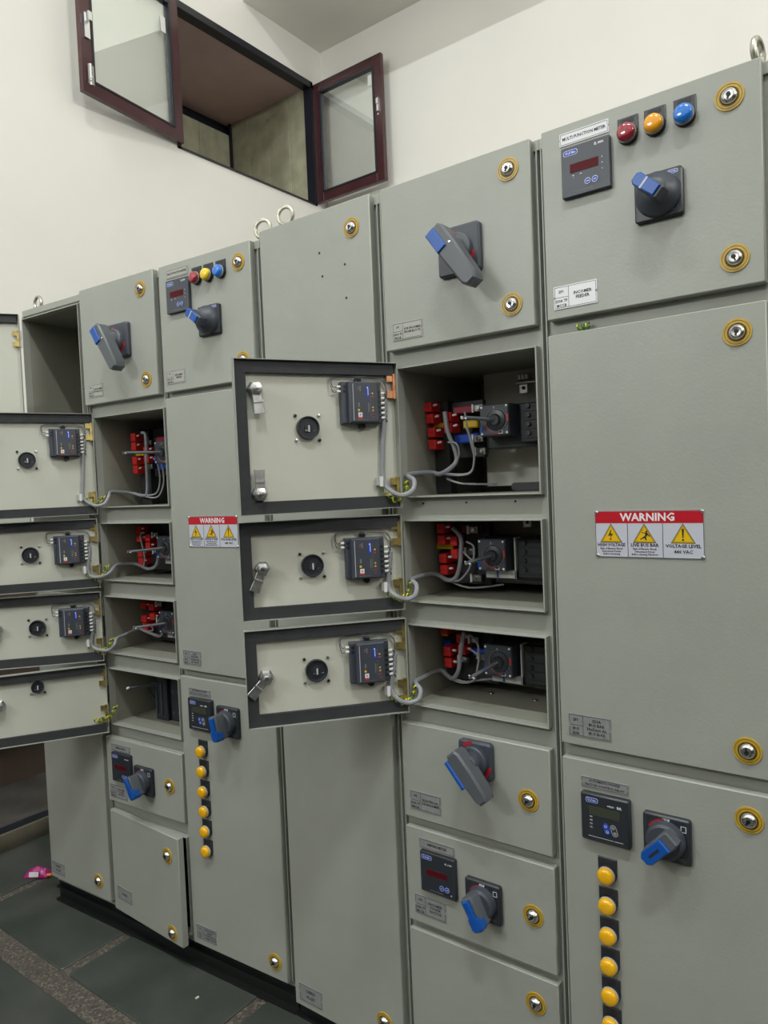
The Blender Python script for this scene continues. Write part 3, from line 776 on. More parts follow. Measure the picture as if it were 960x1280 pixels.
def block(b, x, z, w, h, y0, y1, m): b.box(x-w/2, x+w/2, y0, y1, z-h/2, z+h/2, m, .002)
def support(c, x0, x1, z0, z1, y0=.165, y1=.20):
    b = MB(); b.box(x0, x1, y0, y1, z0, z1, BLACK, .002); return c.P(b, 'busbar_support', (0, 0, 0))
def terminals(c, reds, yr=.12, w=.023, h=.026):
    for (x, z) in reds:
        b = MB(); block(b, 0, 0, w, h, 0, .05, RED); b.box(-w/2+.002, w/2-.002, -.0006, .0, -.0008, .0008, REDMK)
        t = c.P(b, 'terminal_cap', (x, yr, z))
        f = MB(); f.tube([(w/2+.004, .008, h*.15), (w/2+.016, .004, h*.2)], .0032, FERR, n=7, smooth=0)
        put(f, 'ferrule', t, (x, yr, z))
def breaker(c, fx0, fx1, fz0, fz1, bx1, tip, bracket=True, hidden=False):
    cx, cz = (fx0+fx1)/2, (fz0+fz1)/2; w = (fx1-fx0)/2; h = (fz1-fz0)/2
    b = MB()
    b.box(-w-.012, bx1-cx, .060, .135, -h-.030, h+.002, SLATED, .003)
    b.box(w+.012, bx1-cx, .040, .060, -h-.020, h-.002, BLACK, .002)
    for i in range(4):
        b.lathe([(.006, .034), (.006, .04)], SLATED, w+.035, -h+.002+i*.023, n=8); b.box(w+.024, bx1-cx, .037, .041, -h-.010+i*.023, -h-.008+i*.023, SLATED)
    o = c.P(b, 'circuit_breaker', (cx, .10, cz))
    m = MB(); m.box(-w, w, .0, .062, -h, h, SLATE, .003)
    m.ring(.028, .031, -.002, .001, SLATEL, 28, .006, -.001); arc_band(m, .006, -.001, .031, .0335, 190, 300, -.0012, REDMK, 12)
    for sx, sz in ((-1, 1), (1, 1), (1, -1), (-1, -1)): m.lathe([(0, -.002), (.003, -.001), (.0032, .0)], FERR, sx*(w-.006), sz*(h-.006), n=8)
    m.box(w-.008, w-.001, -.001, .0, -.006, .012, RED); m.box(w-.030, w-.018, -.0008, 0, -h+.004, -h+.013, WHITE); m.box(w-.0285, w-.0195, -.0012, -.0008, -h+.0055, -h+.0115, SLATE)
    m.box(-w, -w+.008, -.001, .0, -h+.006, -h+.026, BLUE); m.box(-.0008, .0008, -.001, 0, .024, .034, WHITE)
    put(m, 'mechanism_face', o, (cx, .10, cz))
    k = MB(); k.lathe([(0, -.012), (.012, -.012), (.016, -.006), (.026, -.004), (.0275, .001)], SLATED, .006, -.001, n=26)
    put(k, 'dial', o, (cx, .10, cz))
    t = MB(); t.tube([(.006, -.008, 0), (tip[0]-cx, -.062, tip[1]-cz)], .0052, SLATEL, n=8, smooth=0)
    t.tube([(tip[0]-cx, -.060, tip[1]-cz), (tip[0]-cx-.001, -.071, tip[1]-cz)], .0045, ZINC, n=8, smooth=0)
    t.tube([(tip[0]-cx-.008, -.064, tip[1]-cz+.003), (tip[0]-cx+.008, -.064, tip[1]-cz-.003)], .002, FERR, n=6, smooth=0)
    put(t, 'shaft', o, (cx, .10, cz), label='extension shaft with steel tip')
    if bracket:
        g = MB(); g.box(-w+.006, w+.014, .03, .066, -h-.022, -h-.001, LIGHTG, .001); g.box(w+.010, w+.014, .03, .12, -h-.022, h+.002, LIGHTG)
        g.box(-.002, .003, .0290, .03, -h-.020, -h-.004, BLUE)
        put(g, 'bracket', o, (cx, .10, cz), label='light grey bracket')
    return o
def bolts(c, L, y=.14):
    for x, z in L:
        b = MB(); b.box(-.014, .014, 0, .02, -.009, .009, STEELD, .001); b.lathe([(0, -.006), (.0055, -.006), (.0065, 0)], CHROME, .002, 0, n=6); b.box(-.017, -.013, -.004, .0, -.011, .011, FERR)
        c.P(b, 'bolted_lug', (x, y, z))
def busbar(c, x0, x1, z, m, h=.020, y=.15):
    b = MB(); b.box(-(x1-x0)/2, (x1-x0)/2, 0, .012, -h/2, h/2, m, .003); c.P(b, 'busbar', ((x0+x1)/2, y, z))
def din_block(c, x, z, y=.26):
    b = MB(); b.box(-.030, .032, 0, .004, .004, .008, ZINC); b.box(-.016, .018, -.012, 0, .010, .028, STEELD, .002); b.box(-.011, .015, -.018, 0, -.026, .0, ZINC, .002)
    b.lathe([(.005, -.020), (.005, -.017)], INK, .003, -.011, n=10)
    for i in range(3): b.box(-.013+i*.010, -.007+i*.010, -.016, -.011, .014, .025, ZINC)
    return c.P(b, 'earth_terminal', (x, y, z))
def eyebolt(c, x, y, rz, z=None, R=.024):
    b = MB(); n = 24
    b.tube([(R*math.cos(2*PI*i/n), 0, R*math.sin(2*PI*i/n)+R+.006) for i in range(n)], .0062, EYE, n=9, smooth=0, closed=True)
    b.M = Matrix.Rotation(-PI/2, 4, 'X') ; b.lathe([(.012, -.004), (.014, -.0), (.014, .002)], EYE, 0, 0, n=16)
    b.M = Matrix.Identity(4)
    b.box(-.007, .007, -.007, .007, -.060, .008, EYE, .002)
    o = c.P(b, 'eyebolt', (x, y, (z if z else c.top)-.004)); o.rotation_euler = (0, 0, rz); return o

# ================================================================== right-hand group, cabinet F (incomer / bus bar / capacitor bank)
F = Cab('switchboard_cabinet', 'rightmost cabinet, amber lamp column at the bottom, red, orange and blue lamps on top', 0, -.697, -.212, [], 2.425)
F.door(-.682, -.240, 2.004, 2.421); F.door(-.682, -.240, 1.041, 1.970); F.door(-.682, -.240, .100, 1.009)
for i, (x, z) in enumerate([(-.2950, 2.3655), (-.2925, 2.0591), (-.2914, 1.9167), (-.2909, 1.0951), (-.2911, .9553), (-.2911, .170)]): lock(F.o, x, z, tilt=(.2, -.4, .1, 3, .5, 0)[i])
nameplate(F.o, -.6385, -.5290, 2.3745, 2.4020, PLATEW, [(.5, .5, .34, 'MULTI FUNCTION METER', .88)], 'white plate lettered MULTI FUNCTION METER')
meter(F.o, -.5785, 2.3115, 'multi function meter with dark red digit window')
pilot(F.o, -.4889, 2.3554, REDL, 'lamp', 'ruby red pilot lamp'); pilot(F.o, -.4340, 2.3554, AMBERT, 'lamp', 'orange pilot lamp'); pilot(F.o, -.3762, 2.3556, BLUEL, 'lamp', 'blue pilot lamp')
rotary(F.o, -.4291, 2.2126, 138, 'slate rotary switch with blue grip pointing up left', 0, .0475)
plate3(F.o, -.6636, -.5646, 2.0245, 2.0749, PLATEW, '2F1', ['250A TP', 'MCCB'], ['INCOMER', 'FEEDER'], 'white plate lettered INCOMER FEEDER')
warning_sign(F.o, -.4729, 1.5234, 'red and white WARNING sign with three yellow triangles')
plate3(F.o, -.6623, -.5642, 1.0628, 1.1135, PLATEG, '2F1', ['BUS', 'BAR'], ['250A', 'BUS BAR', '30x5mm AL', '(R-Y-B-N)'], 'grey plate lettered BUS BAR')
nameplate(F.o, -.6370, -.5290, .9490, .9735, PLATEG, [(.5, .70, .30, 'AUTOMATIC POWER', .72), (.5, .32, .30, 'FACTOR CONTROL RELAY', .90)], 'grey plate lettered AUTOMATIC POWER FACTOR CONTROL RELAY')
apfc(F.o, -.5795, .8890, 'power factor relay with dim grey display')
rotary(F.o, -.4485, .8802, 226, 'rotary switch with blue grip pointing down left', 2, .0485)
for z in (.762, .6935, .6245, .5555, .487, .4195, .351, .282): pilot(F.o, -.5817, z, AMBER, 'lamp', 'amber pilot lamp')
b = MB(); pts = [(-.618, .012, 1.983)]
for i in range(44): a = i/44*2*PI*4.5; pts.append((-.618+.030*i/44, .012+.006*math.cos(a), 1.981+.006*math.sin(a)))
b.tube(pts, .0018, EARTHG, n=5, smooth=0, m2=EARTHY, alt=2); F.P(b, 'earth_wire', (0, 0, 0), label='green coiled earth wire peeping between two doors')
eyebolt(F, -.254, .060, math.radians(80), z=2.434)

# ================================================================== cabinet E (three open feeders)
cE = [(-1.107, -.713, 1.614, 1.954), (-1.107, -.713, 1.339, 1.556), (-1.107, -.713, 1.064, 1.281)]
E_ = Cab('switchboard_cabinet', 'second cabinet from the right, three right-hand feeder doors swung open beneath its large lever handle', 0, -1.153, -.697, cE, 2.425)
E_.door(-1.135, -.711, 2.000, 2.419); E_.door(-1.137, -.713, .760, 1.015); E_.door(-1.136, -.711, .475, .734); E_.door(-1.136, -.711, .105, .453)
for c in cE: E_.lip(*c)
for c, pl in zip(cE, (1.60, 1.375, 1.085)): E_.interior(*c, plate=(-1.005, c[2]+.0045 if pl < 1.1 else c[2]+.02, c[3]-.004))
for i, (x, z) in enumerate([(-.7657, 2.3654), (-.7677, 2.0572), (-.7705, .8843), (-.7685, .6035), (-.7695, .3874)]): lock(E_.o, x, z, tilt=(.2, -.4, .6, .8, .3)[i])
rotary_lever(E_.o, -.8975, 2.2085, -55, 'large breaker handle with long grey lever and blue insert', .0585, .163, .038)
plate3(E_.o, -1.1109, -1.0180, 2.0234, 2.0678, PLATEL, '1F1', ['250A TP', 'MCCB'], ['SUB INCOMER', 'FROM BLOCK'], 'pale plate with black lettering and two columns')
rotary_lever(E_.o, -.9060, .9590, -50, 'breaker handle with grey lever and blue side strip', .047, .125, .032, style=1)
plate3(E_.o, -1.1166, -1.0201, .785, .8344, PLATEG, '1F5', ['100A TP', 'MCCB'], ['ELECTRICAL', 'DB INCOMER'], 'grey plate at the lower left of the lever door')
nameplate(E_.o, -1.0935, -.9842, .6845, .7105, PLATEG, [(.5, .5, .34, 'AMPERE METER', .66)], 'grey plate lettered AMPERE METER')
meter(E_.o, -1.0325, .6288, 'black ampere meter with unlit red window', 'AL 1100', amp=True)
plate3(E_.o, -1.115, -1.0179, .5009, .5528, PLATEG, '1F4', ['160A TP', 'MCCB'], ['INCOMER', 'POWER', 'FACTOR'], 'grey three line plate below the ampere meter')
rotary(E_.o, -.9003, .6013, -62, 'grey rotary switch with blue grip pointing down', 1, .050)
# open doors
hx = -1.115
f1_, d1 = E_.open_door(hx, 119.5, .425, 1.590, 1.965, [(.373, 1.893, 186), (.374, 1.640, 0)], (1.905, 1.638), (.243, 1.80))
f2_, d2 = E_.open_door(hx, 131, .418, 1.322, 1.572, [(.363, 1.452, 158)], (1.522, 1.372), (.236, 1.452))
f3_, d3 = E_.open_door(hx, 130.5, .418, 1.050, 1.300, [(.367, 1.176, 138)], (1.248, 1.106), (.238, 1.181))
E_.relay(f1_, .049, .156, 1.809, 1.913); E_.relay(f2_, .050, .152, 1.412, 1.517); E_.relay(f3_, .050, .152, 1.141, 1.247)
def clampx(P, lo): return [(max(x, lo), y, z) for x, y, z in P]
o1 = E_.cable(f1_, [(.032, .012, 1.872), (.040, .012, 1.80), (.045, .012, 1.74), (.047, .014, 1.66)],
  clampx([(-1.098, -.045, 1.630), (-1.076, -.03, 1.622), (-1.062, -.008, 1.636), (-1.068, .006, 1.660), (-1.096, .016, 1.673), (-1.098, .06, 1.678), (-1.088, .12, 1.679), (-1.061, .13, 1.675), (-1.014, .13, 1.703), (-1.017, .13, 1.742), (-1.029, .12, 1.785), (-1.037, .12, 1.84)], -1.098),
  [[(-1.061, .13, 1.675), (-.978, .13, 1.671), (-.957, .13, 1.706), (-.959, .12, 1.748), (-.965, .11, 1.801), (-.969, .11, 1.833)], [(-1.061, .13, 1.675), (-1.003, .13, 1.668), (-.965, .13, 1.679), (-.952, .12, 1.737), (-.966, .11, 1.791)], [(-1.014, .13, 1.703), (-1.000, .125, 1.725), (-1.004, .12, 1.752), (-1.030, .12, 1.758)], [(-1.05, .14, 1.66), (-1.0, .14, 1.645), (-.93, .2, 1.640)]])
E_.cable(f2_, [(.030, .012, 1.475), (.036, .012, 1.44), (.040, .014, 1.385)],
  [(-1.106, -.045, 1.363), (-1.086, -.022, 1.352), (-1.070, -.006, 1.362), (-1.074, .006, 1.386), (-1.097, .018, 1.396), (-1.098, .06, 1.400), (-1.095, .10, 1.402), (-1.084, .13, 1.395), (-1.054, .13, 1.383), (-1.028, .13, 1.391), (-1.007, .12, 1.43), (-1.003, .12, 1.462), (-1.002, .12, 1.501), (-1.026, .12, 1.527)],
  [[(-1.066, .13, 1.387), (-1.023, .13, 1.382), (-.986, .12, 1.409), (-.973, .12, 1.433)], [(-.994, .12, 1.462), (-.962, .11, 1.443), (-.958, .11, 1.479), (-.979, .11, 1.491)], [(-1.07, .14, 1.385), (-1.0, .15, 1.362), (-.92, .2, 1.368)]])
E_.cable(f3_, [(.030, .012, 1.205), (.036, .012, 1.17), (.044, .014, 1.112)],
  [(-1.112, -.04, 1.088), (-1.095, -.022, 1.078), (-1.074, -.006, 1.086), (-1.074, .006, 1.108), (-1.097, .018, 1.122), (-1.098, .06, 1.126), (-1.096, .10, 1.130), (-1.086, .13, 1.129), (-1.053, .13, 1.111), (-1.025, .12, 1.139), (-1.016, .12, 1.19), (-1.009, .12, 1.224), (-1.003, .12, 1.246)],
  [[(-1.079, .13, 1.119), (-1.028, .13, 1.103), (-.979, .12, 1.118), (-.96, .11, 1.156), (-.956, .11, 1.188), (-.979, .11, 1.203)], [(-1.079, .13, 1.119), (-1.015, .13, 1.107), (-.965, .13, 1.118), (-.932, .15, 1.121)], [(-1.0, .12, 1.235), (-.975, .11, 1.240), (-.955, .11, 1.215), (-.96, .11, 1.18)]])
E_.earth(f1_, (.050, .012, 1.645), [(-1.100, -.035, 1.612), (-1.085, -.005, 1.625), (-1.096, .012, 1.66)], 8)
E_.earth(f2_, (.045, .012, 1.372), [(-1.108, -.025, 1.352), (-1.092, -.005, 1.358), (-1.096, .012, 1.395)], 7)
E_.earth(f3_, (.050, .012, 1.098), [(-1.108, -.025, 1.078), (-1.096, -.005, 1.082), (-1.092, .012, 1.120)], 8)
# insides of the open cells
support(E_, -1.103, -1.055, 1.619, 1.875); support(E_, -1.055, -.955, 1.715, 1.87, .185)
terminals(E_, [(-1.0923, 1.8575), (-1.0880, 1.8264), (-1.0837, 1.7884), (-1.0827, 1.7552)]); terminals(E_, [(-1.038, 1.8262), (-1.0367, 1.7978)], .13)
busbar(E_, -1.10, -1.062, 1.808, YEL, .014, .155)
busbar(E_, -1.030, -.965, 1.8437, BUSRED); busbar(E_, -1.000, -.955, 1.8034, YEL); busbar(E_, -1.028, -.955, 1.7662, BUSBLUE, .024)
bolts(E_, [(-.9457, 1.843), (-.9490, 1.763), (-.9431, 1.7289)])
breaker(E_, -.9201, -.8373, 1.7638, 1.8435, -.718, (-.9297, 1.8106), bracket=False)
din_block(E_, -.865, 1.905)
b = MB(); b.prism(rrect(-.075, .075, -.010, .010, .009, 4), 0, .006, BLACK); b.lathe([(0, -.004), (.005, -.003), (.006, 0)], CHROME, .045, 0, n=8); E_.P(b, 'cable_slot', (-.792, .16, 1.632))
support(E_, -1.100, -.945, 1.368, 1.545, .175)
terminals(E_, [(-1.0699, 1.5245), (-1.0687, 1.4934), (-1.0660, 1.4423), (-1.0640, 1.4111)], .125); terminals(E_, [(-1.0354, 1.4894), (-1.0344, 1.4542)], .135)
busbar(E_, -1.10, -1.048, 1.4732, YEL, .016, .15); busbar(E_, -1.10, -1.075, 1.440, BUSBLUE, .020, .155); busbar(E_, -1.02, -.96, 1.522, BUSRED, .020, .155)
bolts(E_, [(-.9697, 1.3908), (-.975, 1.520), (-.985, 1.462)])
breaker(E_, -.9406, -.8609, 1.4172, 1.4992, -.718, (-.9343, 1.4443))
din_block(E_, -.868, 1.545)
support(E_, -1.098, -.930, 1.098, 1.276, .175)
terminals(E_, [(-1.0723, 1.2454), (-1.0640, 1.1853), (-1.0620, 1.1542)], .125); terminals(E_, [(-1.0269, 1.2227), (-1.0232, 1.192)], .135)
busbar(E_, -1.097, -1.078, 1.236, YEL, .030, .15); busbar(E_, -1.096, -1.072, 1.185, BUSBLUE, .045, .16); busbar(E_, -1.0, -.95, 1.185, BUSBLUE, .020, .155)
bolts(E_, [(-.955, 1.178), (-.985, 1.222), (-1.02, 1.165)])
breaker(E_, -.9341, -.8535, 1.1427, 1.2244, -.718, (-.9354, 1.1521))
for x in (-1.055, -.925, -.790):
    for z in (1.598, ):
        b = MB(); b.lathe([(.003, -.001), (.003, 0)], INK, n=8); E_.P(b, 'hole', (x, .026, z))
for x, y in ((-.96, .06), (-.83, .06)):
    b = MB(); b.M = Matrix.Rotation(-PI/2, 4, 'X'); b.lathe([(.007, 0), (.006, -.003), (0, -.003)], STEELD, n=10); E_.P(b, 'bolt', (x, y+.12, 1.069))

# ================================================================== cabinet D (cable alley)
D_ = Cab('switchboard_cabinet', 'third cabinet from the right with one full-height plain door lettered CABLE ALLEY', 0, -1.605, -1.153, [], 2.425)
D_.door(-1.588, -1.172, .058, 2.421)
lock(D_.o, -1.2345, 2.3472, tilt=.3); lock(D_.o, -1.2381, .144)
nameplate(D_.o, -1.5680, -1.4752, .0790, .1315, PLATEG, [(.5, .68, .24, 'CABLE', .6), (.5, .34, .24, 'ALLEY', .6)], 'grey plate lettered CABLE ALLEY')
for x, z in [(-1.2623, 2.2552), (-1.3447, 2.2398), (-1.3527, 2.3055), (-1.2619, 2.1646)]:
    b = MB(); b.lathe([(.0032, -.0012), (.0032, 0)], INK, n=8); D_.P(b, 'hole', (x, 0, z))
eyebolt(D_, -1.590, .12, math.radians(12), z=2.472, R=.027)

# ================================================================== left-hand group (turned a few degrees), cabinet C
C_ = Cab('switchboard_cabinet', 'fourth cabinet from the right, smaller WARNING sign and six amber lamps in a column', 1, -.487, -.035, [], 2.412)
C_.door(-.473, -.058, 1.990, 2.406); C_.door(-.473, -.050, 1.056, 1.970); C_.door(-.473, -.046, .106, 1.033)
for i, (x, z) in enumerate([(-.1065, 2.3498), (-.1057, 2.0515), (-.0958, .1615)]): lock(C_.o, x, z, tilt=i*.4)
nameplate(C_.o, -.4336, -.3300, 2.358, 2.386, PLATEL, [(.5, .5, .34, 'MULTI FUNCTION METER', .88)], 'pale plate lettered MULTI FUNCTION METER')
meter(C_.o, -.3740, 2.2945, 'multi function meter with dark red digit window')
pilot(C_.o, -.2891, 2.3345, REDL, 'lamp', 'ruby red pilot lamp'); pilot(C_.o, -.2362, 2.3345, YELT, 'lamp', 'yellow pilot lamp'); pilot(C_.o, -.1810, 2.3345, BLUEL, 'lamp', 'blue pilot lamp')
rotary(C_.o, -.2365, 2.1928, 142, 'slate rotary switch with blue grip pointing up left', 0, .047)
plate3(C_.o, -.4567, -.3677, 2.0157, 2.0596, PLATEL, '1F1', ['250A TP', 'MCCB'], ['INCOMER', 'FEEDER'], 'pale plate lettered INCOMER FEEDER')
warning_sign(C_.o, -.2760, 1.5235, 'red and white WARNING sign with three yellow triangles')
plate3(C_.o, -.4487, -.3632, 1.0765, 1.1238, PLATEG, '1F1', ['BUS', 'BAR'], ['250A', 'BUS BAR', '30x5mm AL', '(R-Y-B-N)'], 'grey plate lettered BUS BAR')
nameplate(C_.o, -.4302, -.3268, .9732, .9975, PLATEG, [(.5, .70, .30, 'AUTOMATIC POWER', .72), (.5, .32, .30, 'FACTOR CONTROL RELAY', .90)], 'grey plate lettered AUTOMATIC POWER FACTOR CONTROL RELAY')
apfc(C_.o, -.3690, .9150, 'power factor relay with dim grey display')
rotary(C_.o, -.2445, .9080, -76, 'dark rotary switch with blue grip pointing down', 1, .049)
for z in (.7906, .7229, .6548, .5880, .5203, .4530): pilot(C_.o, -.3740, z, AMBER, 'lamp', 'amber pilot lamp')
plate3(C_.o, -.4541, -.3586, .1285, .1776, PLATEG, '1F6', ['250A', 'TP'], ['CAPACITOR', 'BANK', 'POWER FACTOR', 'CORRECTION'], 'dark grey plate at the foot of the lamp door')
eyebolt(C_, -.054, .06, math.radians(12), z=2.424, R=.027)

# ================================================================== cabinet B (four open feeders)
bx0, bx1 = -.8735, -.4868
cB = [(bx0, bx1, 1.610, 1.943), (bx0, bx1, 1.342, 1.555), (bx0, bx1, 1.072, 1.286), (bx0, bx1, .805, 1.017), (bx0, bx1, .120, .465)]
B_ = Cab('switchboard_cabinet', 'second cabinet from the left with four open feeder compartments and one lower door standing ajar', 1, -.918, -.487+.001, cB, 2.412)
B_.door(-.914, -.504, 1.989, 2.409); B_.door(-.905, -.487, .515, .757); B_.door(-.905, -.482, .098, .478, ajar=5.2)
for c in cB: B_.lip(*c)
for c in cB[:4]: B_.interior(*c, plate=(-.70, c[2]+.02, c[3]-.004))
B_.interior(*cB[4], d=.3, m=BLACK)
lock(B_.o, -.5696, 2.3527, tilt=.3); lock(B_.o, -.5619, 2.0456, tilt=-.3); lock(B_.o, -.5561, .6331)
fa = B_.frame(-.905, 5.2); lock(B_.o, .360, .4050, frame=fa); lock(B_.o, .366, .1330, frame=fa)
rotary_lever(B_.o, -.692, 2.1935, -58, 'large breaker handle with long grey lever and blue insert', .0600, .170, .040)
plate3(B_.o, -.8861, -.8024, 2.0145, 2.0609, PLATEL, '2F1', ['250A TP', 'MCCB'], ['SUB INCOMER', 'FROM BLOCK'], 'pale plate with black lettering')
nameplate(B_.o, -.8715, -.7649, .7099, .7353, PLATEG, [(.5, .5, .34, 'AMPERE METER', .66)], 'dark plate above the ampere meter')
meter(B_.o, -.8070, .6547, 'black ampere meter, unlit', 'AL 1100', amp=True)
plate3(B_.o, -.8918, -.7942, .5319, .5806, PLATEG, '2F4', ['160A TP', 'MCCB'], ['INCOMER', 'POWER', 'FACTOR'], 'dark plate below the ampere meter')
rotary(B_.o, -.6854, .6297, -60, 'dark rotary switch with blue grip pointing down', 1, .050)
nameplate(B_.o, .028, .120, .1480, .1960, PLATEG, [(.5, .5, .24, 'SPARE', .6)], 'small dark plate on the door ajar', frame=fa)
hb = -.880
g1, e1 = B_.open_door(hb, 116, .420, 1.588, 1.955, [(.365, 1.88, 180)], (1.890, 1.640), (.222, 1.791), .0165)
g2, e2 = B_.open_door(hb, 129.5, .415, 1.320, 1.572, [(.363, 1.452, 158)], (1.520, 1.370), (.230, 1.453), .0165)
g3, e3 = B_.open_door(hb, 134, .415, 1.048, 1.304, [(.360, 1.190, 150)], (1.246, 1.100), (.224, 1.186), .0165)
g4, e4 = B_.open_door(hb, 125, .415, .780, 1.035, [(.355, .930, 150)], (.985, .850), (.231, .979), .0125)
B_.relay(g1, .047, .148, 1.801, 1.899); B_.relay(g2, .049, .150, 1.414, 1.516); B_.relay(g3, .045, .148, 1.149, 1.250)
B_.cable(g1, [(.030, .012, 1.862), (.038, .012, 1.80), (.042, .012, 1.73), (.046, .014, 1.652)],
  [(-.862, -.025, 1.622), (-.842, -.015, 1.620), (-.828, 0, 1.628), (-.832, .02, 1.653), (-.860, .05, 1.668), (-.858, .10, 1.666), (-.842, .14, 1.658), (-.796, .14, 1.650), (-.767, .14, 1.662), (-.750, .13, 1.766), (-.746, .13, 1.87), (-.768, .13, 1.883)],
  [[(-.796, .14, 1.651), (-.718, .14, 1.655), (-.691, .14, 1.704), (-.688, .13, 1.763), (-.708, .13, 1.785)], [(-.796, .14, 1.648), (-.71, .14, 1.642), (-.67, .14, 1.70), (-.672, .13, 1.78), (-.70, .13, 1.79)]], r=.0058)
B_.cable(g2, [(.030, .012, 1.475), (.034, .012, 1.44), (.040, .014, 1.388)],
  [(-.884, -.035, 1.362), (-.850, -.02, 1.360), (-.825, 0., 1.373), (-.838, .03, 1.390), (-.860, .07, 1.395), (-.843, .13, 1.390), (-.774, .13, 1.373), (-.727, .13, 1.387), (-.711, .13, 1.423), (-.698, .13, 1.468)],
  [[(-.80, .13, 1.38), (-.79, .13, 1.42), (-.795, .12, 1.50), (-.77, .12, 1.51)]], r=.0058)
B_.cable(g3, [(.030, .012, 1.208), (.034, .012, 1.17), (.042, .014, 1.118)],
  [(-.884, -.035, 1.095), (-.847, -.01, 1.087), (-.820, 0., 1.108), (-.833, .02, 1.126), (-.844, .06, 1.130), (-.838, .12, 1.143), (-.808, .13, 1.134), (-.726, .13, 1.122), (-.706, .13, 1.154), (-.703, .13, 1.193)],
  [[(-.80, .13, 1.135), (-.765, .13, 1.14), (-.755, .12, 1.155), (-.775, .12, 1.165)]], r=.0058)
B_.earth(g1, (.035, .012, 1.650), [(-.862, -.012, 1.620), (-.850, .012, 1.655)], 5, .006)
B_.earth(g2, (.050, .012, 1.372), [(-.880, -.020, 1.350), (-.852, -.005, 1.365), (-.852, .012, 1.40)], 7)
B_.earth(g3, (.055, .012, 1.104), [(-.880, -.020, 1.084), (-.852, -.005, 1.092), (-.845, .012, 1.13)], 8)
B_.earth(g4, (.050, .012, .832), [(-.880, -.020, .826), (-.856, -.005, .840), (-.850, .012, .875)], 8)
support(B_, -.835, -.775, 1.615, 1.90, .165); support(B_, -.775, -.66, 1.72, 1.90, .185)
terminals(B_, [(-.822, 1.870), (-.822, 1.836), (-.820, 1.782), (-.818, 1.748)], .13, .026, .030); terminals(B_, [(-.753, 1.8173), (-.752, 1.7845)], .13, .026)
busbar(B_, -.832, -.785, 1.807, YEL, .014, .145); busbar(B_, -.715, -.66, 1.852, BUSRED, .022, .15); busbar(B_, -.715, -.66, 1.757, BUSBLUE, .026, .15)
breaker(B_, -.665, -.582, 1.762, 1.842, -.493, (-.749, 1.8064), bracket=False)
bolts(B_, [(-.745, 1.845), (-.745, 1.757)])
support(B_, -.833, -.66, 1.365, 1.545, .172)
terminals(B_, [(-.822, 1.520), (-.820, 1.487), (-.819, 1.430), (-.817, 1.400)], .13, .026); terminals(B_, [(-.770, 1.490), (-.770, 1.46)], .13, .026)
busbar(B_, -.80, -.775, 1.4632, YEL, .016, .145); bolts(B_, [(-.735, 1.50), (-.735, 1.44)])
breaker(B_, -.680, -.598, 1.4172, 1.4992, -.493, (-.753, 1.4471))
support(B_, -.830, -.66, 1.095, 1.276, .172)
terminals(B_, [(-.818, 1.232), (-.817, 1.180), (-.812, 1.150)], .13, .028); terminals(B_, [(-.770, 1.228), (-.768, 1.192)], .13, .028)
bolts(B_, [(-.735, 1.24), (-.735, 1.18)])
breaker(B_, -.690, -.610, 1.1427, 1.2244, -.493, (-.7453, 1.1698))
# bare changeover breaker in the lowest open cell
b = MB(); b.box(-.050, .015, -.015, .12, -.082, .085, SLATED, .004); b.box(.018, .155, 0, .12, -.085, .082, SLATED, .004)
for i in range(2): b.box(-.042+i*.028, -.034+i*.028, -.019, -.014, -.060, .060, SLATE)
for i in range(3): b.lathe([(0, -.004), (.004, -.003), (.005, 0)], SLATEL, .035+i*.03, -.05, n=8); b.lathe([(0, -.004), (.004, -.003), (.005, 0)], SLATEL, .035+i*.03, .03, n=8)
cbk = B_.P(b, 'circuit_breaker', (-.705, .13, .890), label='large plain dark breaker without handle')
t = MB(); t.tube([(-.035, -.012, .050), (-.054, -.125, .064)], .0052, SLATEL, n=8, smooth=0); t.tube([(-.054, -.122, .064), (-.055, -.132, .064)], .0045, FERR, n=8, smooth=0); put(t, 'shaft', cbk, (-.705, .13, .890))
t = MB(); t.tube([(-.050, .0, .060), (-.085, -.01, .045), (-.088, -.0, .0), (-.055, .02, -.035)], .0045, BLACK, n=7); put(t, 'cable', cbk, (-.705, .13, .890))

# ================================================================== cabinet A (far left, tall cell open)
cA = [(-1.300, -.932, 1.310, 2.368)]
A_ = Cab('switchboard_cabinet', 'leftmost cabinet with an empty tall compartment above and its door swung out of view', 1, -1.322, -.918, cA, 2.412)
A_.lip(*cA[0]); A_.interior(*cA[0])
A_.door(-1.318, -.928, .112, 1.285); lock(A_.o, -1.0, .1765); 
nameplate(A_.o, -1.3060, -1.2240, .1318, .1805, PLATEG, [(.5, .68, .24, 'CABLE', .6), (.5, .34, .24, 'ALLEY', .6)], 'dark plate lettered CABLE ALLEY')
fA, dA = A_.open_door(-1.312, 126, .385, 1.290, 2.385, [(.33, 2.2, 180), (.33, 1.5, 0)], (2.290, 1.45), (.19, 1.75), .001)
for z in (2.06, 1.94):
    b = MB(); b.lathe([(0, -.006), (.004, -.005), (.005, 0)], ZINC, n=8); A_.P(b, 'bolt', (-.934, .012, z))
eyebolt(A_, -1.312, .085, math.radians(0), z=2.424, R=.024)

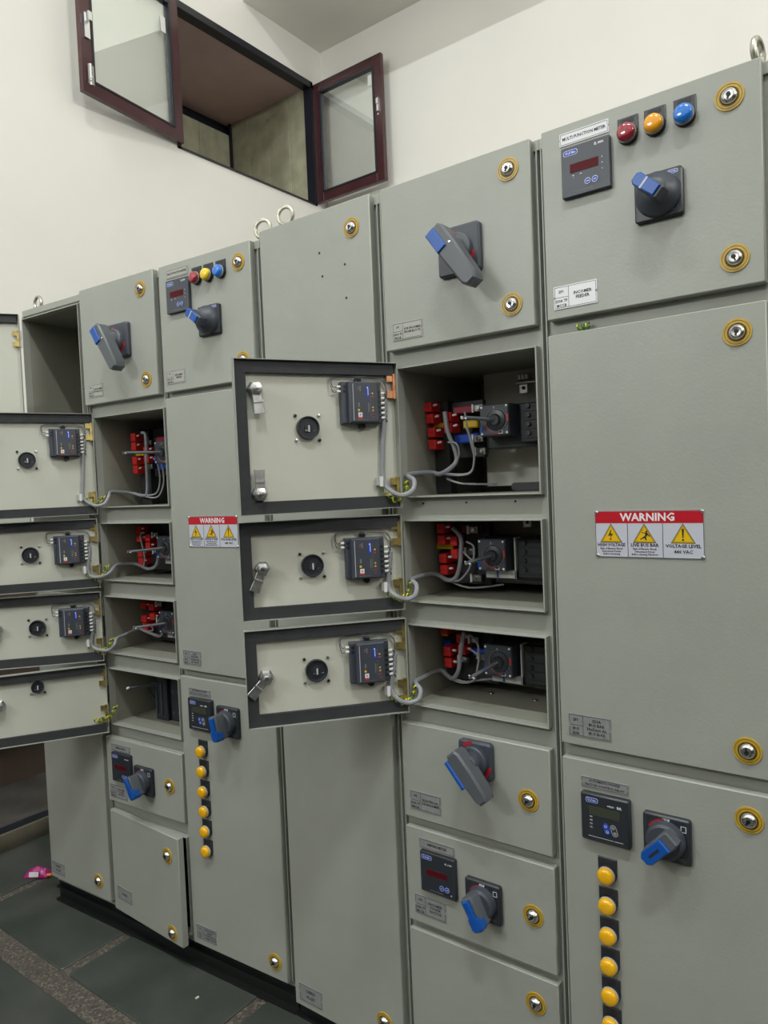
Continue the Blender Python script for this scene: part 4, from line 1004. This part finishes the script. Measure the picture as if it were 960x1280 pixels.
# ------------------------------------------------------------------ litter on the floor
rnd = random.Random(3)
b = MB(); nx, ny = 14, 7; vs = []; L_, H_ = .105, .052
for j in range(ny+1):
    for i in range(nx+1):
        u, v = i/nx, j/ny; puff = math.sin(PI*u)**.5*math.sin(PI*v)**.6
        vs.append(((u-.5)*L_, (v-.5)*H_-.0, .006+.028*puff*(1+.3*rnd.uniform(-1, 1))))
n = len(vs); vs += [(x, y, .001) for x, y, z in vs]
fs = [(j*(nx+1)+i, j*(nx+1)+i+1, (j+1)*(nx+1)+i+1, (j+1)*(nx+1)+i) for j in range(ny) for i in range(nx)]
fs += [tuple(k+n for k in f) for f in fs]
for i in range(nx): fs += [(i, i+1, i+1+n, i+n), (ny*(nx+1)+i, ny*(nx+1)+i+1, ny*(nx+1)+i+1+n, ny*(nx+1)+i+n)]
for j in range(ny): fs += [(j*(nx+1), (j+1)*(nx+1), (j+1)*(nx+1)+n, j*(nx+1)+n), (j*(nx+1)+nx, (j+1)*(nx+1)+nx, (j+1)*(nx+1)+nx+n, j*(nx+1)+nx+n)]
b.add(vs, fs, MAG)
pk = put(b, 'wrapper', None, (-3.150, .0, .0)); pk.rotation_euler = (0, 0, math.radians(35)); tag(pk, 'crumpled magenta snack wrapper lying on the floor beside the leftmost cabinet', 'wrapper')
b = MB(); b.box(-.020, .022, -.0015, 0, -.010, .010, WHITE); l = put(b, 'printed_label', pk, (0, 0, 0)); l.location = (-.008, -.0265, .017); l.rotation_euler = (math.radians(-18), 0, 0); l['label'] = 'white printed patch'
b = MB(); b.box(-.016, .016, -.010, .0, -.005, .006, ORG, .003); l = put(b, 'torn_corner', pk, (0, 0, 0)); l.location = (.052, -.012, .008); l['label'] = 'orange torn corner'
for nm, x, y, r in (('chip', -1.93, -.11, .006), ('chip', -2.35, .02, .004), ('chip', -1.52, -.02, .004)):
    b = MB(); b.box(-r, r, -r*.6, r*.7, 0, r*.5, DUSTY, r*.2); o = put(b, 'debris_chip', None, (x, y, .0005)); o.rotation_euler = (0, 0, x*9)
    tag(o, {-1.93: 'pale crumb of plaster on the dark stone floor in front of the plinth', -2.35: 'tiny pale crumb near the stone joint at left', -1.52: 'tiny pale crumb close to the plinth'}[x], 'debris')
